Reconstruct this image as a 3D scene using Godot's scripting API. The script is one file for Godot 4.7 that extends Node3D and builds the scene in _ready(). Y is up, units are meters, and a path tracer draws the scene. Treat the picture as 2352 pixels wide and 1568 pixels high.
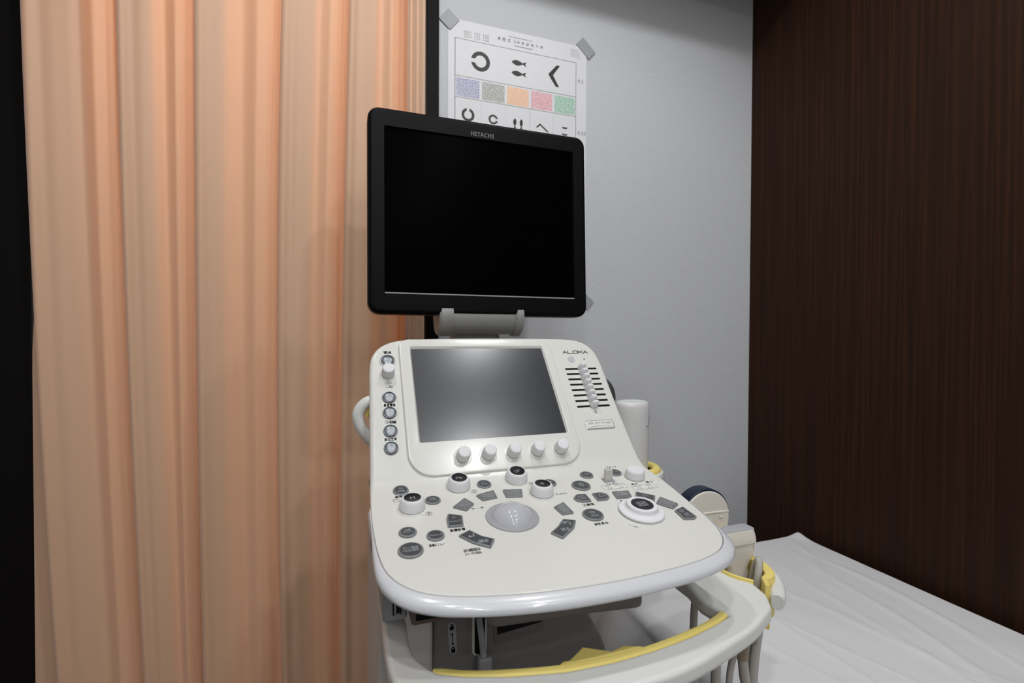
extends Node3D
# An examination room: an ultrasound machine beside a bed, a peach curtain in a doorway, an eye chart on a white wall.
# x runs along the white back wall, y is up, z comes towards the viewer; metres.

var tv := PackedVector3Array()      # triangles of the shape being built
var shell := 0                      # where the shell being built begins in tv
var made := {}                      # names taken at the top level
var M := {}                         # materials
var rng := RandomNumberGenerator.new()

# ---------------------------------------------------------------- shape helpers
func tri(a: Vector3, b: Vector3, c: Vector3) -> void:
	tv.append(a); tv.append(b); tv.append(c)

func quad(a: Vector3, b: Vector3, c: Vector3, d: Vector3) -> void:
	tri(a, b, c); tri(a, c, d)

func seal() -> void:                # turns the closed shell just built so that its faces look outwards
	var mid := Vector3.ZERO
	var n := tv.size() - shell
	if n == 0:
		return
	for i in range(shell, tv.size()):
		mid += tv[i]
	mid /= n
	var vol := 0.0
	for i in range(shell, tv.size(), 3):
		vol += (tv[i] - mid).dot((tv[i + 1] - mid).cross(tv[i + 2] - mid))
	if vol > 0.0:
		for i in range(shell, tv.size(), 3):
			var k := tv[i + 1]
			tv[i + 1] = tv[i + 2]
			tv[i + 2] = k
	shell = tv.size()

func finish(crease := 38.0) -> ArrayMesh:
	var n := tv.size()
	var fn := PackedVector3Array()
	var area := PackedVector3Array()
	var at := {}
	fn.resize(n / 3)
	area.resize(n / 3)
	for f in n / 3:
		var w := (tv[3 * f + 2] - tv[3 * f]).cross(tv[3 * f + 1] - tv[3 * f])
		area[f] = w
		fn[f] = w.normalized()
		for k in 3:
			var key := Vector3i((tv[3 * f + k] * 40000.0).round())
			if at.has(key):
				at[key].append(f)
			else:
				at[key] = PackedInt32Array([f])
	var lim := cos(deg_to_rad(crease))
	var nor := PackedVector3Array()
	nor.resize(n)
	for f in n / 3:
		for k in 3:
			var s := Vector3.ZERO
			for g in at[Vector3i((tv[3 * f + k] * 40000.0).round())]:
				if fn[g].dot(fn[f]) >= lim:
					s += area[g]
			nor[3 * f + k] = s.normalized() if s.length() > 1e-14 else fn[f]
	var arr := []
	arr.resize(Mesh.ARRAY_MAX)
	arr[Mesh.ARRAY_VERTEX] = tv
	arr[Mesh.ARRAY_NORMAL] = nor
	var m := ArrayMesh.new()
	m.add_surface_from_arrays(Mesh.PRIMITIVE_TRIANGLES, arr)
	tv = PackedVector3Array()
	shell = 0
	return m

func area2(p: PackedVector2Array) -> float:
	var a := 0.0
	for i in p.size():
		a += p[i].cross(p[(i + 1) % p.size()])
	return a

func inset(p: PackedVector2Array, d: float) -> PackedVector2Array:
	var sg := signf(area2(p))
	var out := PackedVector2Array()
	var n := p.size()
	for i in n:
		var e1 := (p[i] - p[(i + n - 1) % n]).normalized()
		var e2 := (p[(i + 1) % n] - p[i]).normalized()
		var n1 := Vector2(-e1.y, e1.x) * sg
		var n2 := Vector2(-e2.y, e2.x) * sg
		out.append(p[i] + (n1 + n2) / maxf(0.35, 1.0 + n1.dot(n2)) * d)
	return out

func round_poly(p: PackedVector2Array, r: float, n := 4) -> PackedVector2Array:
	var out := PackedVector2Array()
	var c := p.size()
	for i in c:
		var a := p[(i + c - 1) % c]
		var b := p[i]
		var d := p[(i + 1) % c]
		var ra := minf(r, a.distance_to(b) * 0.45)
		var rd := minf(r, d.distance_to(b) * 0.45)
		var s := b + (a - b).normalized() * ra
		var e := b + (d - b).normalized() * rd
		for k in n + 1:
			var t := float(k) / n
			out.append(s * (1 - t) * (1 - t) + b * 2 * t * (1 - t) + e * t * t)
	return out

func rrect(x0: float, y0: float, x1: float, y1: float, r: float, n := 6) -> PackedVector2Array:
	return rrect4(x0, y0, x1, y1, [r, r, r, r], n)

func rrect4(x0: float, y0: float, x1: float, y1: float, r: Array, n := 6) -> PackedVector2Array:
	var out := PackedVector2Array()
	var cs := [Vector2(x0 + r[0], y0 + r[0]), Vector2(x1 - r[1], y0 + r[1]), Vector2(x1 - r[2], y1 - r[2]), Vector2(x0 + r[3], y1 - r[3])]
	for k in 4:
		for i in n + 1:
			var a := PI + k * PI / 2 + PI / 2 * i / n
			out.append(cs[k] + Vector2(cos(a), sin(a)) * r[k])
	return out

func circle2(r: float, n := 32, c := Vector2.ZERO) -> PackedVector2Array:
	var out := PackedVector2Array()
	for i in n:
		out.append(c + Vector2(cos(TAU * i / n), sin(TAU * i / n)) * r)
	return out

func lift(p: PackedVector2Array, y: float, T: Transform3D) -> PackedVector3Array:
	var out := PackedVector3Array()
	for v in p:
		out.append(T * Vector3(v.x, y, v.y))
	return out

func bridge(a: PackedVector3Array, b: PackedVector3Array) -> void:
	var n := a.size()
	for i in n:
		var j := (i + 1) % n
		quad(a[i], a[j], b[j], b[i])

func cap2(p: PackedVector2Array, y: float, T: Transform3D, flip: bool) -> void:
	var ix := Geometry2D.triangulate_polygon(p)
	var q := lift(p, y, T)
	var up := area2(p) > 0.0
	for i in range(0, ix.size(), 3):
		var s := (p[ix[i + 1]] - p[ix[i]]).cross(p[ix[i + 2]] - p[ix[i]]) > 0.0
		var as_loop := s == up
		if as_loop != flip:
			tri(q[ix[i]], q[ix[i + 1]], q[ix[i + 2]])
		else:
			tri(q[ix[i]], q[ix[i + 2]], q[ix[i + 1]])

# a flat shape in the xz plane between heights y0 and y1, its edges rounded by r at the top and r0 at the bottom
func prism(p: PackedVector2Array, y0: float, y1: float, r := 0.0, T := Transform3D(), r0 := 0.0, steps := 4) -> void:
	var rings: Array[PackedVector3Array] = []
	var low := p
	var high := p
	if r0 > 0.0:
		for k in steps:
			var a := PI / 2 * k / steps
			var q := inset(p, r0 * (1 - sin(a)))
			if k == 0:
				low = q
			rings.append(lift(q, y0 + r0 * (1 - cos(a)), T))
	rings.append(lift(p, y0 + r0, T))
	rings.append(lift(p, y1 - r, T))
	if r > 0.0:
		for k in range(1, steps + 1):
			var a := PI / 2 * k / steps
			var q := inset(p, r * (1 - cos(a)))
			high = q
			rings.append(lift(q, y1 - r + r * sin(a), T))
	for i in rings.size() - 1:
		bridge(rings[i], rings[i + 1])
	cap2(low, y0, T, false)
	cap2(high, y1, T, true)
	seal()

func lathe(prof: PackedVector2Array, T := Transform3D(), seg := 32) -> void:   # prof: (radius, height) from one end to the other
	var prev := PackedVector3Array()
	for k in prof.size():
		var ring := lift(circle2(maxf(prof[k].x, 1e-6), seg), prof[k].y, T)
		if k == 0 and prof[0].x > 1e-5:
			var c := T * Vector3(0, prof[0].y, 0)
			for i in seg:
				tri(c, ring[(i + 1) % seg], ring[i])
		if k > 0:
			bridge(prev, ring)
		prev = ring
	if prof[-1].x > 1e-5:
		var c := T * Vector3(0, prof[-1].y, 0)
		for i in seg:
			tri(c, prev[i], prev[(i + 1) % seg])
	seal()

func loft(rings: Array) -> void:    # closed loops of equal count, fans at both ends
	for i in rings.size() - 1:
		bridge(rings[i], rings[i + 1])
	for e in 2:
		var r: PackedVector3Array = rings[0] if e == 0 else rings[-1]
		var c := Vector3.ZERO
		for v in r:
			c += v
		c /= r.size()
		for i in r.size():
			var j := (i + 1) % r.size()
			if e == 0:
				tri(c, r[j], r[i])
			else:
				tri(c, r[i], r[j])
	seal()

func spline(p: Array, n := 8) -> PackedVector3Array:
	var out := PackedVector3Array()
	for i in p.size() - 1:
		var a: Vector3 = p[maxi(i - 1, 0)]
		var b: Vector3 = p[i]
		var c: Vector3 = p[i + 1]
		var d: Vector3 = p[mini(i + 2, p.size() - 1)]
		for k in n:
			out.append(b.cubic_interpolate(c, a, d, float(k) / n))
	out.append(p[-1])
	return out

func tube(p: PackedVector3Array, r: float, seg := 12, flat := 1.0, r_end := -1.0) -> void:
	var rings := []
	var side := Vector3.ZERO
	for i in p.size():
		var d := (p[mini(i + 1, p.size() - 1)] - p[maxi(i - 1, 0)]).normalized()
		if i == 0:
			side = d.cross(Vector3.UP if absf(d.y) < 0.9 else Vector3.BACK).normalized()
		side = (side - d * side.dot(d)).normalized()
		var up := side.cross(d)
		var ring := PackedVector3Array()
		var rr := r if r_end < 0 else lerpf(r, r_end, float(i) / (p.size() - 1))
		for k in seg:
			var a := TAU * k / seg
			ring.append(p[i] + side * cos(a) * rr + up * sin(a) * rr * flat)
		rings.append(ring)
	loft(rings)

func box(a: Vector3, b: Vector3, r := 0.0) -> void:
	prism(rrect(a.x, a.z, b.x, b.z, maxf(r, 0.0002), 3 if r > 0 else 1), a.y, b.y, r * 0.8, Transform3D(), r * 0.8, 3)

# ---------------------------------------------------------------- objects
func numbered(s: String) -> String:
	made[s] = made.get(s, -1) + 1
	return s if made[s] == 0 else "%s_%03d" % [s, made[s]]

func tag(o: Node3D, label: String, category: String, group := "") -> Node3D:
	o.set_meta("label", label)
	o.set_meta("category", category)
	if group:
		o.set_meta("group", group)
	return o

func thing(called: String, label: String, category: String, at: Vector3, group := "") -> Node3D:
	var o := Node3D.new()
	o.name = numbered(called)
	o.position = at
	add_child(o)
	return tag(o, label, category, group)

func place(o: Node3D) -> Vector3:   # where a node without any turn stands in the room
	var v := Vector3.ZERO
	var n: Node = o
	while n is Node3D and n != self:
		v += n.position
		n = n.get_parent()
	return v

func part(called: String, m: Material, parent: Node3D = self, label := "", crease := 38.0) -> MeshInstance3D:   # the gathered shape, given in room places, becomes one mesh
	var off := place(parent)
	for i in tv.size():
		tv[i] -= off
	var o := MeshInstance3D.new()
	o.mesh = finish(crease)
	o.material_override = m
	o.name = numbered(called) if parent == self else called
	if label:
		o.set_meta("label", label)
	parent.add_child(o, true)
	return o

func put(called: String, mesh: Mesh, m: Material, parent: Node3D, T := Transform3D()) -> MeshInstance3D:   # a shared mesh set at a place given in its parent's own axes
	var o := MeshInstance3D.new()
	o.mesh = mesh
	o.material_override = m
	o.name = called
	o.transform = T
	parent.add_child(o, true)
	return o

func setting(o: MeshInstance3D) -> MeshInstance3D:
	o.set_meta("kind", "structure")
	return o

func mat(c: Color, rough := 0.5, metal := 0.0, spec := 0.5) -> StandardMaterial3D:
	var m := StandardMaterial3D.new()
	m.albedo_color = c
	m.roughness = rough
	m.metallic = metal
	m.metallic_specular = spec
	return m

# ---------------------------------------------------------------- lettering drawn in strokes on a ten by ten grid
const GLYPH := {
	"サ": "0393 2027 706649", "ー": "0595", "チ": "7022 0494 515629", "メ": "7019 2378", "ニ": "2272 0888", "ュ": "246458 0898", "カ": "03837958 404409", "ラ": "1171 04847739",
	"プ": "01817539 8090928280", "リ": "1016 707549", "ン": "0133 095792", "ト": "3039 3386", "バ": "3209 6299 7182 8091", "ワ": "0401818449", "ド": "2029 2376 6172 8092", "ッ": "0415 3445 745628",
	"ク": "4005 32827529", "ボ": "0393 5059 2508 7598 8192", "ル": "212509 505995", "シ": "1132 0425 196792", "ネ": "4051 137307 4549 6587", "モ": "1181 0494 414898", "キ": "1272 0595 4069",
	"ャ": "058466 3359", "パ": "3209 6299 8090928280", "デ": "2171 0494 545629 8192", "ィ": "7336 4549", "マ": "018146 3468", "コ": "0181 8188 0898", "フ": "01817539", "ォ": "0484 5359 5429",
	"ス": "118109 5599", "ベ": "063298 6172 8092", "イ": "8005 5359", "る": "217116548669393757",
	"電": "1080 0292 0204 9294 5054 2333 6373 2575782825 2676 505998", "源": "0112 0415 0927 3191 313628 5383865653 5575 6669 4857 7699", "患": "2171732321 1484861614 4046 0718 38396979 6768 8798",
	"者": "1272 0494 4044 8019 3686893936 3888", "情": "2029 0204 3344 4191 4393 4595 6065 464946 86894686 4888", "報": "0242 0444 2029 0747 5159 518184 5585 8559 5599", "検": "0343 2029 2305 2445 6043 6093 5484 5585875755 6549 7599",
	"査": "0292 5054 4205 6295 2575792925 2777 0999", "画": "0191 2373772723 2575 5157 0409 0999 9994", "面": "0191 5132 0393990903 3339 6369 3565 3767", "設": "0141 0343 0545 0747490907 616444 618183 558549 6699",
	"定": "5051 0292 0204 9294 2575 5559 5787 2609 2799", "変": "5051 0292 4244 6245 2304 8394 4527 377719 4899", "更": "0191 1383861613 1585 514609 3699", "像": "2004 1319 5033 4171 4383854543 6345 6659 7549 7598",
	"調": "0141 0343 0545 0747490907 5159 519199 6383 7275 6585 6777", "距": "0141440401 2449 2646 0609 0949 5159 5191 5999 538386 5686", "離": "2021 0242 0305 4345 0545 0609 064649 1738 6051 5259 7071 5292 5494 5696 5999 7279",
	"計": "0141 0343 0545 0747490907 5494 7079", "測": "0111 0414 0926 3161673731 3363 3565 3829 5869 7177 909989", "固": "0090990900 2373 5154 3575773735", "白": "5042 1282891912 1585", "黒": "1080841410 1282 5056 1484 0696 0819 2839 5869 7899",
	"転": "0141 0343460603 0444 2029 0747 5191 5494 7458 5888 7789", "送": "0112 041407 0899 4052 8072 4383 3595 6366 6637 6696", "保": "2004 1319 4080834340 3595 6369 6528 6598", "存": "0191 4006 1519 4484 8465 6569 3797",
	"確": "0141 2105 1545491915 5191 5153 9193 6345 6469 6494 6696 6999 7379", "戻": "0191 138386 1686 1309 2898 5639 5899", "自": "5042 1282891912 1484 1686", "動": "4011 0242 0444470704 0546 2029 0849 539398 7049",
	"波": "0111 0414 0926 3292 3228 9293 6065 4585 8539 4699", "形": "0141 0444 1118 3139 8062 9364 9659", "表": "1181 2373 0595 5055 4509 3539 5599 8566", "示": "2171 0494 545949 2508 7598", "拡": "0343 2029 0746 7071 4292 4238 7558 5888 7799",
	"大": "0393 504509 5599", "縮": "3012 1242 4205 0545 2529 1618 3648 7071 5292 5253 9293 5494 6686896966 6888", "小": "505949 2306 7396", "整": "0232 2025 0343 0344 2404 6042 5292 8245 5395 1686 5659 5777 2629 0999",
	"萬": "0292 3033 6063 2474772724 2575 5157 0907 0797 9799", "國": "0090990900 2272 2444462624 2737 5278 7274", "式": "0292 606699 8091 1545 3539 1957", "米": "0494 5059 2133 8163 4509 5599", "用": "1109 118189 1484 1787 5159",
	"試": "0131 0333 0535 0737390907 4393 707699 8090 4575 5558 4878", "視": "2021 0343 4305 2529 3546 5181865651 5383 5649 7679 7999", "力": "039388 405409",
	"A": "094099 2666", "B": "0070937404 0474978909 0900", "C": "9270200207297997", "D": "00709297790900", "E": "90000999 0575", "F": "900009 0575", "H": "0009 9099 0494", "I": "4049", "K": "0009 9005 2499", "L": "000999",
	"M": "0900459099", "N": "09009990", "O": "207092977929070220", "P": "090070927404", "R": "090070927404 5499", "S": "92702002048597792907", "T": "0090 4049", "U": "000729799790", "V": "004990", "W": "0029406990", "X": "0099 9009",
	"Y": "004590 4549", "Z": "00900999", "0": "207092977929070220", "2": "022070930999", "3": "00904496792907", "6": "80200207297997955505", "1": "4049", "+": "0595 4149", "/": "9009", "'": "4043",
	# picture signs
	"person": "4060614140 3373 3336 7376 4346 5373 4649 6669", "door": "2080892920 3161683931 5455", "probe": "2080822220 24356574 16376786 08396998", "folder": "0209 0949 0232 3444 4494 9499 4999 1415 1617 4696 4797", "power": "3214163969868462 5055",
	"hand_wave": "2070 1181 2272 3060 0979 7999 9897", "ruler": "030999 9993 2629 4549 6669", "return": "90963626 442648", "undo": "142150829578 011443", "arrow": "2176 2125 2161 2235 2353 2551", "fan": "2171980821",
	"twofan": "1131490911 6181995961", "cards": "10709789 1910 34663634 5577", "update": "04216184 638493 95783815 361525", "house": "0272 7299 0999 0902", "printer": "00909407 0704 3494 3639 5659", "flip": "0090990900 2227727722",
	"pulse": "0909 1519 4549 5155 7579 9199", "cyl": "0090 0009 0999 9099 0292", "body": "20332629 70637679 2070",
	}

func strokes(code: String, x: float, z: float, wid: float, hgt: float, w: float, h: float, T: Transform3D) -> void:
	for s in code.split(" ", false):
		var pts: Array[Vector2] = []
		for i in range(0, s.length() - 1, 2):
			pts.append(Vector2(x + int(s[i]) / 9.0 * wid, z + int(s[i + 1]) / 9.0 * hgt))
		for i in pts.size() - 1:
			bar(pts[i], pts[i + 1], w, h, T)

func bar(a: Vector2, b: Vector2, w: float, h: float, T: Transform3D) -> void:
	if a.distance_to(b) < 1e-6:
		return
	var d := (b - a).normalized() * w * 0.5
	var n := Vector2(-d.y, d.x)
	prism(PackedVector2Array([a - d - n, b + d - n, b + d + n, a - d + n]), -0.00005, h, 0.0, T)

# text centred on the origin of T, in its xz plane, z running down the page
func write(text: Array, wid: float, hgt: float, gap: float, w: float, T: Transform3D, h := 0.00012) -> void:
	var full := text.size() * wid + (text.size() - 1) * gap
	for i in text.size():
		if text[i] != " ":
			strokes(GLYPH[text[i]], -full / 2 + i * (wid + gap), -hgt / 2, wid, hgt, w, h, T)

func split(s: String) -> Array:
	var out := []
	for i in s.length():
		out.append(s[i])
	return out

# ---------------------------------------------------------------- the machine's sloping control surface
const HINGE := Vector2(-0.605, 0.960)         # (z, y) where the two flat halves would meet
const LOW := 10.0                             # slope of the front half, degrees
const HIGH := 50.95                           # slope of the screen half
const BEND := 0.0187
const BEND_R := 0.05

func surf(x: float, s: float, h := 0.0) -> Transform3D:   # x across, s down the slope (0 at the bend), h out of the surface
	var deg := LOW
	var z := 0.0
	var y := 0.0
	if s >= BEND:
		deg = LOW
		z = HINGE.x + s * cos(deg_to_rad(LOW))
		y = HINGE.y - s * sin(deg_to_rad(LOW))
	elif s <= -BEND:
		deg = HIGH
		z = HINGE.x + s * cos(deg_to_rad(HIGH))
		y = HINGE.y - s * sin(deg_to_rad(HIGH))
	else:
		deg = lerpf(HIGH, LOW, (s + BEND) / (2 * BEND))
		var a0 := deg_to_rad(LOW)
		var cz := HINGE.x + BEND * cos(a0) + BEND_R * sin(a0)
		var cy := HINGE.y - BEND * sin(a0) + BEND_R * cos(a0)
		z = cz - BEND_R * sin(deg_to_rad(deg))
		y = cy - BEND_R * cos(deg_to_rad(deg))
	var a := deg_to_rad(deg)
	var b := Basis(Vector3.RIGHT, Vector3(0, cos(a), sin(a)), Vector3(0, -sin(a), cos(a)))
	return Transform3D(b, Vector3(x, y, z) + b.y * h)

func on(x: float, s: float, h := 0.0) -> Vector3:
	return surf(x, s, h).origin

# ---------------------------------------------------------------- the scene
func _ready() -> void:
	rng.seed = 7
	var cam := Camera3D.new()
	cam.name = "camera"
	cam.fov = 70.46
	cam.near = 0.05
	cam.far = 30.0
	cam.transform = Transform3D(Basis(Vector3.UP, deg_to_rad(-19.3)) * Basis(Vector3.RIGHT, deg_to_rad(-0.845)) * Basis(Vector3.BACK, deg_to_rad(0.24)), Vector3(0, 1.15, 0))
	add_child(cam)
	var lens := CameraAttributesPhysical.new()
	lens.frustum_focal_length = 16.99
	lens.frustum_near = 0.05
	lens.frustum_far = 30.0
	lens.frustum_focus_distance = 0.72
	lens.exposure_aperture = 5.6
	cam.attributes = lens
	cam.current = true
	var env := Environment.new()
	env.background_mode = Environment.BG_COLOR
	env.background_color = Color(0.02, 0.02, 0.02)
	env.tonemap_mode = Environment.TONE_MAPPER_LINEAR
	env.tonemap_exposure = 0.79
	env.sdfgi_enabled = true
	env.ssao_enabled = true
	env.ssil_enabled = true
	var we := WorldEnvironment.new()
	we.name = "world_environment"
	we.environment = env
	add_child(we)
	materials()
	for row in [[-0.55, 0.42, 76.0], [0.14, 0.56, 84.0], [0.82, 0.52, 86.0], [1.50, 0.42, 86.0], [2.10, 0.42, 86.0]]:
		for x in [-0.08, 0.57]:
			downlight(x, row[0], row[1], row[2])
	room()
	curtain()
	bed()
	eye_chart()
	machine()
	probes()
	gel_bottle()

func materials() -> void:
	M.lamp = mat(Color(1, 1, 1), 0.5)
	M.lamp.emission_enabled = true
	M.lamp.emission = Color(0.985, 0.99, 1.0)
	M.lamp.emission_energy_multiplier = 18.0
	M.trimwhite = mat(Color(0.85, 0.85, 0.84), 0.5)
	M.cream = mat(Color(0.872, 0.868, 0.842), 0.22)
	M.silver = mat(Color(0.835, 0.842, 0.855), 0.28)
	M.silver.clearcoat_enabled = true
	M.silver.clearcoat = 0.6
	M.silver.clearcoat_roughness = 0.08
	M.handle = mat(Color(0.89, 0.892, 0.875), 0.3)
	M.sensor = mat(Color(0.74, 0.75, 0.76), 0.35)
	M.lens_strip = mat(Color(0.68, 0.685, 0.69), 0.4)
	M.knob = mat(Color(0.90, 0.90, 0.905), 0.5, 0.0, 0.3)
	M.body = mat(Color(0.80, 0.79, 0.77), 0.5)
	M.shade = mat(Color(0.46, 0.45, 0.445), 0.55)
	M.tray = mat(Color(0.40, 0.34, 0.32), 0.5)
	M.body_dark = mat(Color(0.42, 0.40, 0.40), 0.6)
	M.grey = mat(Color(0.60, 0.61, 0.62), 0.45)
	M.hinge = mat(Color(0.58, 0.58, 0.565), 0.45)
	M.key = mat(Color(0.50, 0.51, 0.51), 0.3)
	M.key_face = mat(Color(0.285, 0.295, 0.305), 0.35)
	M.cap = mat(Color(0.10, 0.10, 0.11), 0.3)
	M.print = mat(Color(0.68, 0.69, 0.70), 0.6)
	M.ink = mat(Color(0.045, 0.045, 0.05), 0.7, 0.0, 0.2)
	M.ink_grey = mat(Color(0.30, 0.31, 0.33), 0.6)
	M.sticker = mat(Color(0.885, 0.882, 0.862), 0.45)
	M.chrome = mat(Color(0.50, 0.515, 0.535), 0.36, 0.6)
	M.chrome_rim = mat(Color(0.34, 0.35, 0.37), 0.3, 0.4)
	M.black = mat(Color(0.03, 0.03, 0.03), 0.5, 0.0, 0.3)
	M.monitor = mat(Color(0.048, 0.049, 0.051), 0.45, 0.0, 0.2)
	M.screen = mat(Color(0.012, 0.012, 0.013), 0.25, 0.0, 0.05)
	M.touch = mat(Color(0.125, 0.138, 0.160), 0.26, 0.0, 0.7)
	M.logo = mat(Color(0.32, 0.33, 0.34), 0.4)
	M.ball = mat(Color(0.74, 0.745, 0.765), 0.07, 0.0, 0.5)
	M.clear_ring = mat(Color(0.66, 0.66, 0.665), 0.12)
	M.plate = mat(Color(0.80, 0.80, 0.79), 0.22, 0.5)
	M.yellow = mat(Color(0.95, 0.87, 0.50), 0.45)
	M.navy = mat(Color(0.035, 0.11, 0.20), 0.4)
	M.navy_cloth = mat(Color(0.16, 0.18, 0.27), 0.8)
	M.probe = mat(Color(0.87, 0.845, 0.80), 0.38)
	M.cable = mat(Color(0.71, 0.695, 0.67), 0.5)
	M.boot = mat(Color(0.60, 0.54, 0.45), 0.5)
	M.smoke = mat(Color(0.27, 0.275, 0.285), 0.3)
	M.gel = mat(Color(0.86, 0.865, 0.86), 0.3)
	M.gel.subsurf_scatter_enabled = true
	M.gel.subsurf_scatter_strength = 0.3
	M.frosted = mat(Color(0.80, 0.79, 0.76), 0.4)
	M.clear = mat(Color(1, 1, 1, 0.18), 0.1)
	M.clear.transparency = BaseMaterial3D.TRANSPARENCY_ALPHA
	M.metal = mat(Color(0.55, 0.55, 0.56), 0.3, 0.9)
	M.jamb = mat(Color(0.075, 0.068, 0.064), 0.5, 0.0, 0.2)
	M.jamb_side = mat(Color(0.13, 0.075, 0.045), 0.5)
	M.magnet = mat(Color(0.62, 0.63, 0.64), 0.45)
	M.paper = mat(Color(0.88, 0.88, 0.885), 0.6)
	M.sheet = mat(Color(0.90, 0.90, 0.90), 0.85, 0.0, 0.2)
	M.mattress = mat(Color(0.30, 0.31, 0.33), 0.6)
	M.ceiling = mat(Color(0.86, 0.86, 0.85), 0.8, 0.0, 0.2)
	M.floor = mat(Color(0.40, 0.34, 0.29), 0.5)
	M.cloth = mat(Color(0.935, 0.80, 0.672), 0.48, 0.0, 0.4)
	M.cloth.rim_enabled = true
	M.cloth.rim = 1.0
	M.cloth.rim_tint = 0.1
	M.cloth.backlight_enabled = true
	M.cloth.backlight = Color(0.76, 0.57, 0.28)
	M.wall = mat(Color(0.79, 0.795, 0.80), 0.75, 0.0, 0.3)
	var n := FastNoiseLite.new()
	n.seed = 3
	n.noise_type = FastNoiseLite.TYPE_SIMPLEX
	n.frequency = 0.012
	n.fractal_type = FastNoiseLite.FRACTAL_RIDGED
	n.fractal_octaves = 4
	n.domain_warp_enabled = true
	n.domain_warp_amplitude = 40.0
	n.domain_warp_frequency = 0.006
	var nt := NoiseTexture2D.new()
	nt.width = 1024
	nt.height = 1024
	nt.seamless = true
	nt.noise = n
	M.wall.heightmap_enabled = true
	M.wall.heightmap_texture = nt
	M.wall.heightmap_scale = 0.055
	M.wall.uv1_triplanar = true
	M.wall.uv1_world_triplanar = true
	M.wall.uv1_scale = Vector3(2.9, 2.9, 2.9)
	M.wood = mat(Color(1, 1, 1), 0.5, 0.0, 0.2)
	var g := FastNoiseLite.new()
	g.seed = 11
	g.noise_type = FastNoiseLite.TYPE_SIMPLEX
	g.frequency = 0.035
	g.fractal_octaves = 5
	g.fractal_gain = 0.65
	var ramp := Gradient.new()
	ramp.offsets = PackedFloat32Array([0.0, 0.35, 0.55, 0.75, 1.0])
	ramp.colors = PackedColorArray([Color(0.165, 0.108, 0.080), Color(0.180, 0.117, 0.086), Color(0.200, 0.128, 0.091), Color(0.228, 0.142, 0.096), Color(0.262, 0.158, 0.100)])
	var wt := NoiseTexture2D.new()
	wt.width = 1024
	wt.height = 512
	wt.seamless = true
	wt.noise = g
	wt.color_ramp = ramp
	M.wood.albedo_texture = wt
	M.wood.uv1_triplanar = true
	M.wood.uv1_world_triplanar = true
	M.wood.uv1_scale = Vector3(2.4, 0.05, 2.4)

const CEILING := 2.45

func downlight(x: float, z: float, power: float, beam: float) -> void:
	var o := thing("downlight", "small round recessed downlight with white trim in the ceiling", "ceiling light", Vector3(x, CEILING, z), "recessed downlights in the ceiling")
	lathe(PackedVector2Array([Vector2(0.034, 0.0), Vector2(0.052, 0.0), Vector2(0.052, -0.003), Vector2(0.047, -0.006), Vector2(0.036, -0.004), Vector2(0.034, 0.0)]), Transform3D(Basis(), o.position), 24)
	part("trim_ring", M.trimwhite, o)
	lathe(PackedVector2Array([Vector2(0.0, 0.0), Vector2(0.0335, 0.0), Vector2(0.0335, -0.002), Vector2(0.0, -0.003)]), Transform3D(Basis(), o.position), 24)
	part("lens", M.lamp, o)
	var l := SpotLight3D.new()
	l.name = "lamp_light"
	l.position = Vector3(0, -0.012, 0)
	l.rotation_degrees = Vector3(-90, 0, 0)
	l.spot_angle = beam
	l.spot_angle_attenuation = 0.35
	l.spot_range = 6.0
	l.spot_attenuation = 2.0
	l.light_size = 0.033
	l.light_color = Color(0.985, 0.99, 1.0)
	l.light_energy = power
	l.shadow_enabled = true
	o.add_child(l)

const BACK := -1.2
const SIDE := 1.2185

func slab(called: String, a: Vector3, b: Vector3, m: Material) -> MeshInstance3D:
	box(a, b)
	return setting(part(called, m))

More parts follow.
